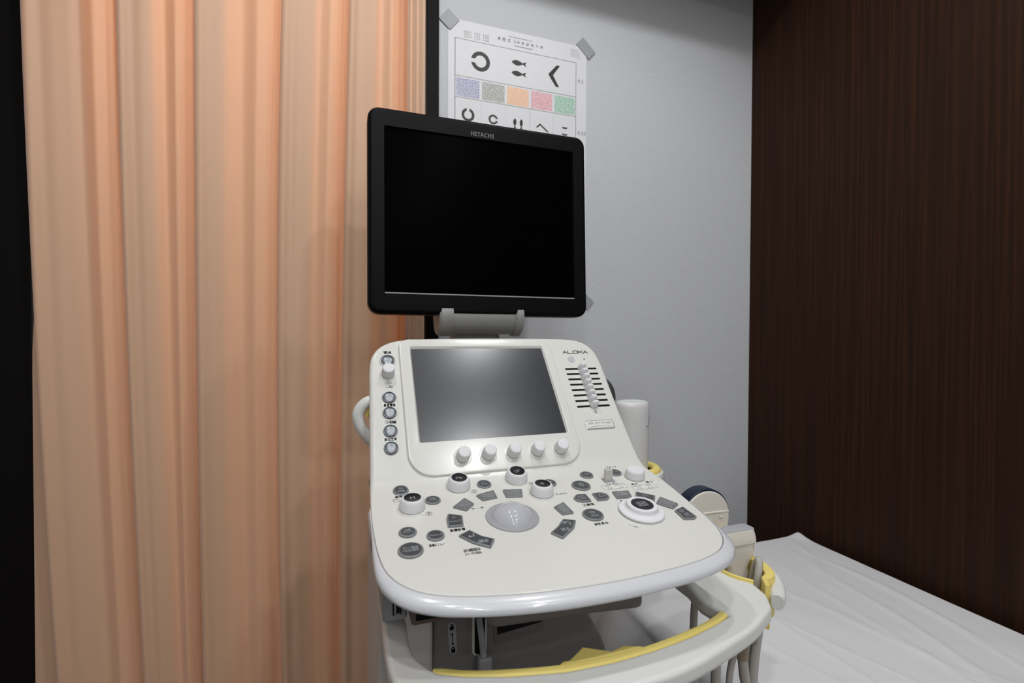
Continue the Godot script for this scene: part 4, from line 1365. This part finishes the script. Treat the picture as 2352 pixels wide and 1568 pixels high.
	var jc := put("dial_cap", finish(), M.cap, jd)
	symbol(jc, [[["flip"], 0.0, 0.0, 0.0115, 0.0082, 0.0007]], 0.0112, "cap_print")
	# trackball in its clear ring
	var C := Transform3D(Basis(), Vector3.ZERO)
	lathe(PackedVector2Array([Vector2(0.0225, -0.002), Vector2(0.0306, -0.002), Vector2(0.0306, 0.0006), Vector2(0.0300, 0.0014), Vector2(0.0285, 0.0014), Vector2(0.0262, 0.0006), Vector2(0.0225, 0.0003), Vector2(0.0225, -0.002)]), C, 64)
	put("trackball_ring", finish(), M.clear_ring, o, fr(0.1807, 0.0941))
	var prof := PackedVector2Array()
	for k in 25:
		var a := -PI / 2 + PI * k / 24
		prof.append(Vector2(0.0265 * cos(a), -0.011 + 0.0265 * sin(a)))
	lathe(prof, C, 48)
	put("trackball", finish(), M.ball, o, fr(0.1807, 0.0941))
	# focus lever
	prism(rrect(-0.0055, -0.0030, 0.0055, 0.0030, 0.0012, 4), 0.0010, 0.0165, 0.0022, Transform3D(Basis(Vector3.RIGHT, deg_to_rad(-8)), Vector3.ZERO))
	var fl := put("focus_lever", finish(), M.frosted, o, fr(0.3375, 0.0365))
	fl.set_meta("label", "frosted upright focus lever")
	prism(rrect(-0.0078, -0.0058, 0.0078, 0.0058, 0.0008, 2), -0.0005, 0.0012, 0.0004)
	put("lever_base", finish(), M.grey, fl)
	# legends
	label(o, "画像調整", 0.0672, 0.0215, 0.0175, 0.0042, 0.0007)
	strokes(GLYPH["cyl"], -0.0034, -0.0030, 0.0068, 0.0060, 0.0003, 0.0001, surf(0.0588, 0.0296))
	part("printed_sign", M.ink, o)
	label(o, "サーチ", 0.1474, 0.0672, 0.0150, 0.0040)
	label(o, "距離計測", 0.1152, 0.1049, 0.0157, 0.0046, 0.0007)
	label(o, "計測メニュー", 0.0895, 0.1262, 0.0158, 0.0042, 0.0006)
	prism(rrect(0.1126, -0.0056, 0.1310, 0.0066, 0.0006, 2), 0.0, 0.00012, 0.0, surf(0.0, 0.1453))
	var st := part("sticker", M.sticker, o)
	write(split("計測固定"), 0.0038, 0.0044, 0.0005, 0.0006, surf(0.1215, 0.1428), 0.00022)
	write(split("カラー"), 0.0020, 0.0036, 0.0002, 0.0004, surf(0.1162, 0.1486), 0.00022)
	write(split("ROI"), 0.0015, 0.0034, 0.0003, 0.0004, surf(0.1222, 0.1486), 0.00022)
	write(split("固定"), 0.0024, 0.0038, 0.0003, 0.0004, surf(0.1270, 0.1486), 0.00022)
	part("lettering", M.ink, st)
	label(o, "ベースライン", 0.2590, 0.0566, 0.0160, 0.0036, 0.0004, false)
	label(o, "コメント", 0.3610, 0.0030, 0.0175, 0.0042, 0.0006)
	label(o, "2画面", 0.2800, 0.0885, 0.0150, 0.0046, 0.0007)
	label(o, "波形表示", 0.2745, 0.1298, 0.0172, 0.0044, 0.0007)
	label(o, "画像調", 0.3300, 0.0905, 0.0130, 0.0042, 0.0007)
	label(o, "フォーカス", 0.3370, 0.0462, 0.0165, 0.0042, 0.0006)
	label(o, "'拡大", 0.3650, 0.0532, 0.0160, 0.0042, 0.0007)
	label(o, "縮小'", 0.3945, 0.0520, 0.0160, 0.0042, 0.0007)
	for b in [[0.3366, 0.0542, [["FOCUS", -0.0085, -0.0034], ["VELOCITY", 0.0085, -0.0034]], [["fan", -0.0085], ["pulse", 0.0085]]], [0.3765, 0.0632, [["PAN/ZOOM", -0.0085, -0.0034], ["DEPTH", 0.0085, -0.0034]], [["house", -0.0085], ["house", 0.0085]]]]:
		var T := surf(b[0], b[1])
		prism(rrect(-0.0170, -0.0058, 0.0170, 0.0058, 0.0003, 1), 0.0, 0.00008, 0.0, T)
		var pl := part("sticker", M.sticker, o)
		for e in [[-1, -1, 1, -1], [1, -1, 1, 1], [1, 1, -1, 1], [-1, 1, -1, -1]]:
			bar(Vector2(e[0] * 0.0170, e[1] * 0.0058), Vector2(e[2] * 0.0170, e[3] * 0.0058), 0.0003, 0.00016, T)
		for l in b[2]:
			write(split(l[0]), 0.0013, 0.0018, 0.0003, 0.00025, T * Transform3D(Basis(), Vector3(l[1], 0, l[2])), 0.00016)
		for l in b[3]:
			write([l[0]], 0.0060, 0.0044, 0.0, 0.0004, T * Transform3D(Basis(), Vector3(l[1], 0, 0.0020)), 0.00016)
		part("lettering", M.ink_grey, pl)
	strokes("00234587", 0.0, 0.0, 0.0080, 0.0080, 0.0004, 0.0001, surf(0.3045, 0.1390))
	strokes("67985767", 0.0, 0.0, 0.0080, 0.0080, 0.0004, 0.0001, surf(0.3045, 0.1390))
	part("printed_sign", M.ink, o)

func high_controls(o: Node3D) -> void:
	# five parameter knobs under the touch screen, one volume knob
	lathe(PackedVector2Array([Vector2(0, 0.0), Vector2(0.0083, 0.0), Vector2(0.0083, 0.0016), Vector2(0.0090, 0.0018), Vector2(0.0093, 0.0026), Vector2(0.0090, 0.0090), Vector2(0.0086, 0.0134), Vector2(0.0083, 0.0148), Vector2(0.0076, 0.0157), Vector2(0.0062, 0.0161), Vector2(0, 0.0163)]), Transform3D(), 36)
	for i in 10:
		var a := TAU * (i + 0.5) / 10
		tube(PackedVector3Array([Vector3(cos(a) * 0.0089, 0.0060, sin(a) * 0.0089), Vector3(cos(a) * 0.0085, 0.0110, sin(a) * 0.0085), Vector3(cos(a) * 0.0078, 0.0147, sin(a) * 0.0078)]), 0.0003, 6)
	var km := finish()
	for i in 5:
		var x := 0.1495 + i * 0.0353
		var H := surf(x, -0.0328, 0.0042)
		lathe(PackedVector2Array([Vector2(0.0, -0.001), Vector2(0.0126, -0.001), Vector2(0.0126, 0.0003), Vector2(0.0120, 0.0006), Vector2(0.0, 0.0006)]), H, 36)
		var c := part("knob_collar", M.cream, o)
		put("parameter_knob", km, M.knob, o, fr(x, -0.0328, 0.0045))
	prism(rrect(-0.0125, -0.0110, 0.0125, 0.0170, 0.0100, 8), -0.0005, 0.0003, 0.0002, surf(0.0612, -0.1680))
	part("knob_collar", M.cream, o)
	put("volume_knob", km, M.knob, o, fr(0.0612, -0.1709))
	# round backlit buttons down the left edge
	lathe(PackedVector2Array([Vector2(0, -0.001), Vector2(0.0093, -0.001), Vector2(0.0093, 0.0012), Vector2(0.0088, 0.0021), Vector2(0.0079, 0.0022), Vector2(0.0074, 0.0014), Vector2(0, 0.0012)]), Transform3D(), 40)
	var rim := finish()
	lathe(PackedVector2Array([Vector2(0, 0.0008), Vector2(0.0074, 0.0008), Vector2(0.0074, 0.0016), Vector2(0.0066, 0.0022), Vector2(0.0035, 0.0027), Vector2(0, 0.0028)]), Transform3D(), 40)
	var face := finish()
	for b in [[0.0618, -0.1937, "power"], [0.0605, -0.1306, "person"], [0.0600, -0.1063, "door"], [0.0595, -0.0789, "probe"], [0.0589, -0.0541, "folder"]]:
		if b[2] == "power":
			lathe(PackedVector2Array([Vector2(0.0095, -0.001), Vector2(0.0118, -0.001), Vector2(0.0117, 0.0014), Vector2(0.0108, 0.0022), Vector2(0.0098, 0.0018), Vector2(0.0095, -0.001)]), surf(b[0], b[1]), 40)
			part("button_guard", M.cream, o)
		var k := put("lit_button", rim, M.chrome_rim, o, fr(b[0], b[1]))
		put("button_face", face, M.chrome, k)
		symbol(k, [[[b[2]], 0.0, 0.0, 0.0062, 0.0072, 0.0005]], 0.0027, "button_print", M.trimwhite)
	var gp := rrect(0.0492, -0.1400, 0.0722, -0.0945, 0.0105, 8)
	var gi := inset(gp, 0.0012)
	var G := surf(0, -0.1) * Transform3D(Basis(), Vector3(0, 0, 0.1))
	loft([lift(gp, -0.0005, G), lift(gp, 0.0001, G), lift(inset(gp, 0.0004), 0.0005, G), lift(inset(gp, 0.0009), 0.0005, G), lift(gi, 0.0001, G)])
	part("button_frame", M.cream, o)
	label(o, "電源", 0.0622, -0.2090, 0.0110, 0.0042, 0.0007, false)
	label(o, "患者情報", 0.0605, -0.1188, 0.0155, 0.0042, 0.0007)
	label(o, "ID+検査画面", 0.0600, -0.0924, 0.0152, 0.0042, 0.0005)
	label(o, "設定変更", 0.0590, -0.0672, 0.0155, 0.0042, 0.0006)
	var W := surf(0.0612, -0.1532, 0.0003)
	for k in 4:
		var r := 0.0020 + k * 0.0018
		var last := Vector2.ZERO
		for i in 7:
			var a := PI / 2 + (i - 3) * 0.23
			var p := Vector2(cos(a), sin(a)) * r + Vector2(0, -0.0070)
			if i > 0:
				bar(last, p, 0.0005, 0.0001, W)
			last = p
	bar(Vector2(-0.0045, 0.0062), Vector2(-0.001, 0.0052), 0.0004, 0.0001, W)
	strokes("0090 9909 90990009", 0.0006, 0.0034, 0.0040, 0.0030, 0.0004, 0.0001, W)
	part("printed_sign", M.ink, o, "sound wave sign")
	# gain sliders
	var slot := rrect(-0.0288, -0.0017, 0.0288, 0.0017, 0.00168, 5)
	prism(slot, -0.001, 0.0002)
	var sm := finish()
	var sects := []
	for s in [[0.0062, 0.0044, 0.0004, 0.0], [0.0064, 0.0047, 0.0030, 0.0], [0.0060, 0.0042, 0.0070, -0.0002], [0.0052, 0.0032, 0.0105, -0.0006], [0.0046, 0.0023, 0.0124, -0.0008], [0.0036, 0.0012, 0.0131, -0.0009]]:
		var ring := PackedVector3Array()
		for k in 24:
			var a := TAU * k / 24
			var ca := cos(a)
			var sa := sin(a)
			ring.append(Vector3(signf(ca) * pow(absf(ca), 0.7) * s[0] + s[2] * 0.06, s[2], signf(sa) * pow(absf(sa), 0.8) * s[1] + s[3]))
		sects.append(ring)
	loft(sects)
	var cm := finish(55.0)
	for i in 8:
		var s := -0.1722 + i * 0.01013
		put("slider_slot", sm, M.black, o, fr(0.3704 - i * 0.0001, s))
		put("gain_slider", cm, M.knob, o, fr(0.3705 - i * 0.0002, s - 0.0006))
	label(o, "ALOKA", 0.3707, -0.2066, 0.0464, 0.0052, 0.0014, false, M.ink_grey)
	prism(circle2(0.0063, 32), -0.001, 0.0004, 0.0002, surf(0.3587, -0.1913))
	part("light_sensor", M.sensor, o, "pale grey round sensor window")
	prism(circle2(0.0013, 16), -0.001, 0.00015, 0.0, surf(0.3826, -0.1916))
	part("microphone_hole", M.black, o)
	prism(rrect(0.3443, -0.0762, 0.3932, -0.0610, 0.0012, 4), -0.0005, 0.0016, 0.0010, G)
	var np := part("name_plate", M.plate, o, "domed silver name plate")
	prism(rrect(0.3460, -0.0748, 0.3915, -0.0624, 0.0010, 4), 0.0, 0.0018, 0.0003, G)
	part("plate_face", M.sticker, np)
	write(split("ARIETTA"), 0.0032, 0.0030, 0.0010, 0.0004, surf(0.3640, -0.0705, 0.0018))
	write(split("60"), 0.0034, 0.0030, 0.0010, 0.0004, surf(0.3845, -0.0705, 0.0018))
	var lp := Vector2.ZERO
	for k in 13:
		var t := k / 12.0
		var p := Vector2(lerpf(0.3490, 0.3900, t), -0.0640 - 0.0016 * sin(PI * minf(t * 1.1, 1.0)))
		if k > 0:
			bar(p, lp, 0.0004, 0.00195, G)
		lp = p
	part("plate_lettering", M.ink_grey, np)
	prism(circle2(0.0080, 28), -0.0005, 0.0001, 0.0, surf(0.3692, -0.0905))
	var sp := part("sticker", M.sticker, o)
	strokes("25436578 4043 6076 2749", -0.0035, -0.0040, 0.0070, 0.0080, 0.0005, 0.0002, surf(0.3696, -0.0910))
	part("lettering", M.ink, sp)

# ---------------------------------------------------------------- probes
func arc_head(cx: float, y0: float, w: float, top: float, rise: float, n := 20) -> PackedVector2Array:    # half widths and heights of a domed head, y up
	var p := PackedVector2Array()
	for k in n + 1:
		var t := float(k) / n
		p.append(Vector2(cx + w * cos(PI * t), top - rise + rise * sin(PI * t)))
	return p

func probes() -> void:
	# broad curved probe
	var o := thing("curved_probe", "broad cream ultrasound probe with a navy curved lens standing behind the panel's right edge", "ultrasound probe", Vector3(0.532, 0.80, -0.620))
	var T := Transform3D(Basis(Vector3.RIGHT, PI / 2), Vector3(0.5325, 0, -0.602))     # plan (x, -y), thickness along z
	var rings := []
	for k in [[-0.026, 0.0035], [-0.0245, 0.0008], [-0.0225, 0.0], [-0.0035, 0.0], [-0.0012, 0.0008], [0.0, 0.0032]]:
		var p := PackedVector2Array()
		for i in 25:
			var a := PI - PI * i / 24
			p.append(Vector2(0.0435 * cos(a), -(0.868 + 0.0405 * sin(a))))
		for v in [[0.0435, 0.860], [0.0415, 0.848], [0.034, 0.834], [0.024, 0.824], [0.019, 0.812], [0.017, 0.79], [-0.017, 0.79], [-0.019, 0.812], [-0.024, 0.824], [-0.034, 0.834], [-0.0415, 0.848], [-0.0435, 0.860]]:
			p.append(Vector2(v[0], -v[1]))
		rings.append(lift(inset(p, k[1]), k[0], T))
	loft(rings)
	part("shell", M.probe, o, "", 45.0)
	rings = []
	for k in [[-0.0255, 0.0030], [-0.0235, 0.0], [-0.0035, 0.0], [-0.0022, 0.0010]]:
		var p := PackedVector2Array()
		for i in 25:
			var a := PI - PI * i / 24
			p.append(Vector2((0.0448 - k[1]) * cos(a), -(0.868 + (0.0430 - k[1]) * sin(a))))
		for i in 25:
			var a := PI * i / 24
			p.append(Vector2(0.0405 * cos(a), -(0.868 + 0.0375 * sin(a))))
		rings.append(lift(p, k[0], T))
	lens_loft(rings)
	part("lens", M.navy, o, "navy curved lens", 45.0)
	tube(PackedVector3Array([Vector3(0.494, 0.8735, -0.6022), Vector3(0.515, 0.8745, -0.6018), Vector3(0.548, 0.8745, -0.6018), Vector3(0.5735, 0.8735, -0.6024)]), 0.0016, 8)
	part("ridge", M.probe, o)
	box(Vector3(0.5555, 0.8650, -0.6025), Vector3(0.5625, 0.8672, -0.5995), 0.0008)
	part("orientation_mark", M.probe, o)
	tube(spline([Vector3(0.5325, 0.80, -0.615), Vector3(0.525, 0.785, -0.612), Vector3(0.475, 0.800, -0.585), Vector3(0.440, 0.812, -0.530), Vector3(0.4285, 0.812, -0.505)], 8), 0.0046, 10)
	tube(spline([Vector3(0.4285, 0.812, -0.505), Vector3(0.4215, 0.785, -0.499), Vector3(0.4220, 0.74, -0.500), Vector3(0.4270, 0.65, -0.502), Vector3(0.432, 0.45, -0.51), Vector3(0.41, 0.30, -0.54), Vector3(0.37, 0.27, -0.58)], 8), 0.0046, 10)
	part("cable", M.cable, o)
	# flat linear probe in the yellow slot
	o = thing("flat_probe", "smaller flat cream ultrasound probe standing in the yellow lined slot", "ultrasound probe", Vector3(0.488, 0.80, -0.490))
	var loops := []
	for s in [[0.775, 0.0165, 0.0100], [0.80, 0.0180, 0.0115], [0.826, 0.0195, 0.0125], [0.840, 0.0175, 0.0120], [0.847, 0.0168, 0.0115], [0.855, 0.0215, 0.0112], [0.864, 0.0272, 0.0112], [0.8765, 0.0290, 0.0112], [0.8785, 0.0290, 0.0134], [0.884, 0.0288, 0.0132], [0.890, 0.0280, 0.0118], [0.8945, 0.0268, 0.0106]]:
		var ring := PackedVector3Array()
		for v in rrect(-s[1], -s[2], s[1], s[2], minf(s[2] * 0.75, 0.008), 6):
			ring.append(Vector3(0.4868 + v.x, s[0], -0.5010 + v.y))
		loops.append(ring)
	loft(loops)
	part("shell", M.probe, o, "", 42.0)
	loops = []
	for s in [[0.8940, 0.0262, 0.0098], [0.8960, 0.0258, 0.0090], [0.8968, 0.0240, 0.0070]]:
		var ring := PackedVector3Array()
		for v in rrect(-s[1], -s[2], s[1], s[2], 0.003, 4):
			ring.append(Vector3(0.4868 + v.x, s[0], -0.5010 + v.y))
		loops.append(ring)
	loft(loops)
	part("lens", M.lens_strip, o, "grey flat lens strip")
	lathe(PackedVector2Array([Vector2(0, -0.0016), Vector2(0.0014, -0.0012), Vector2(0.0019, 0.0), Vector2(0.0014, 0.0012), Vector2(0, 0.0018)]), Transform3D(Basis(Vector3.RIGHT, PI / 2), Vector3(0.5090, 0.8745, -0.4892)), 12)
	part("orientation_mark", M.probe, o)
	lathe(PackedVector2Array([Vector2(0.0, 0.722), Vector2(0.0078, 0.722), Vector2(0.0088, 0.74), Vector2(0.013, 0.776), Vector2(0.0, 0.776)]), Transform3D(Basis(), Vector3(0.5000, 0, -0.498)), 16)
	part("strain_relief", M.boot, o, "tan strain relief sleeve")
	tube(spline([Vector3(0.5000, 0.725, -0.498), Vector3(0.5035, 0.70, -0.498), Vector3(0.5075, 0.66, -0.498), Vector3(0.505, 0.50, -0.50), Vector3(0.47, 0.33, -0.53), Vector3(0.38, 0.27, -0.57)], 8), 0.0066, 12)
	part("cable", M.cable, o)
	# spare cable looped over the slot
	o = thing("looped_cable", "thick grey probe cable looped up through the yellow slot beside the flat probe", "cable", Vector3(0.515, 0.85, -0.48))
	tube(spline([Vector3(0.485, 0.60, -0.50), Vector3(0.4805, 0.69, -0.50), Vector3(0.4900, 0.735, -0.50), Vector3(0.4995, 0.79, -0.492), Vector3(0.5010, 0.840, -0.483), Vector3(0.5010, 0.8600, -0.4765), Vector3(0.4990, 0.8640, -0.4715), Vector3(0.4960, 0.8590, -0.4685), Vector3(0.4905, 0.845, -0.4655), Vector3(0.4850, 0.82, -0.4630), Vector3(0.4830, 0.79, -0.4600)], 8), 0.0044, 12)
	tube(spline([Vector3(0.4830, 0.79, -0.4600), Vector3(0.492, 0.765, -0.47), Vector3(0.5210, 0.775, -0.492), Vector3(0.5255, 0.75, -0.498), Vector3(0.5200, 0.69, -0.50), Vector3(0.515, 0.55, -0.50), Vector3(0.48, 0.36, -0.53), Vector3(0.385, 0.30, -0.58)], 8), 0.0066, 12)
	part("cable_sleeve", M.cable, o)
	# second thick cable in the shade of the shelf
	o = thing("hanging_cable", "dark shaded cable hanging straight down under the probe shelf behind the handle", "cable", Vector3(0.458, 0.80, -0.50))
	tube(spline([Vector3(0.457, 0.815, -0.505), Vector3(0.4585, 0.79, -0.503), Vector3(0.459, 0.74, -0.50), Vector3(0.455, 0.60, -0.505), Vector3(0.44, 0.40, -0.53), Vector3(0.375, 0.33, -0.58)], 8), 0.0062, 12)
	part("cable_sleeve", M.cable, o)
	# dark round-headed probe behind the gel bottle
	o = thing("dark_probe", "probe with a glossy dark grey rounded head peeking out behind the gel bottle", "ultrasound probe", Vector3(0.4635, 0.88, -0.815))
	var D := Transform3D(Basis(), Vector3(0.4635, 0, -0.815))
	lathe(PackedVector2Array([Vector2(0.0, 0.868), Vector2(0.020, 0.868), Vector2(0.022, 0.88), Vector2(0.023, 1.015), Vector2(0.024, 1.022), Vector2(0.0, 1.024)]), D, 32)
	part("shell", M.probe, o)
	var hd := PackedVector2Array([Vector2(0.0, 1.024), Vector2(0.0285, 1.024), Vector2(0.0300, 1.027)])
	for k in 10:
		var a := PI / 2 * k / 9
		hd.append(Vector2(0.0300 * cos(a), 1.030 + 0.040 * sin(a)))
	lathe(hd, D, 40)
	part("head", M.smoke, o, "glossy dark grey rounded head")

func lens_loft(rings: Array) -> void:       # a loft whose ends are strips between two arcs
	for i in rings.size() - 1:
		bridge(rings[i], rings[i + 1])
	for e in 2:
		var r: PackedVector3Array = rings[0] if e == 0 else rings[-1]
		var n := r.size()
		for i in n / 2 - 1:
			if e == 0:
				quad(r[i], r[n - 1 - i], r[n - 2 - i], r[i + 1])
			else:
				quad(r[i], r[i + 1], r[n - 2 - i], r[n - 1 - i])
	seal()

func gel_bottle() -> void:
	var o := thing("gel_bottle", "white plastic gel bottle standing upside down in the yellow ringed cup", "bottle", Vector3(0.4937, 0.845, -0.752))
	var loops := []
	for s in [[0.842, 0.010, 0.010], [0.866, 0.012, 0.012], [0.876, 0.024, 0.020], [0.892, 0.0305, 0.0235], [0.92, 0.0318, 0.0245], [0.97, 0.0325, 0.0250], [1.012, 0.0330, 0.0255], [1.022, 0.0328, 0.0253], [1.0275, 0.0312, 0.0238], [1.0300, 0.0285, 0.0212], [1.0305, 0.0255, 0.0185], [1.0285, 0.0225, 0.0160]]:
		var ring := PackedVector3Array()
		for k in 40:
			var a := TAU * k / 40
			ring.append(Vector3(0.4937 + cos(a) * s[1], s[0], -0.752 + sin(a) * s[2]))
		loops.append(ring)
	loft(loops)
	part("body", M.gel, o, "", 40.0)
	# the swoosh and the upright line of lettering at the turn of the bottle
	var sw := PackedVector3Array()
	for k in 11:
		var t := k / 10.0
		var a := deg_to_rad(lerpf(62, 8, t))
		var y := 0.9860 + 0.030 * pow(t, 1.7)
		sw.append(Vector3(0.4937 + cos(a) * 0.0328, y, -0.752 + sin(a) * 0.0253))
	tube(sw, 0.0005, 6)
	for y in [0.985, 0.974, 0.9645, 0.956, 0.947, 0.938, 0.930, 0.922]:
		var a := deg_to_rad(10)
		var c := Vector3(0.4937 + cos(a) * 0.0324, y, -0.752 + sin(a) * 0.0249)
		tube(PackedVector3Array([c, c + Vector3(0, 0.0042, 0)]), 0.0008, 6)
	part("printed_marks", M.ink_grey, o)
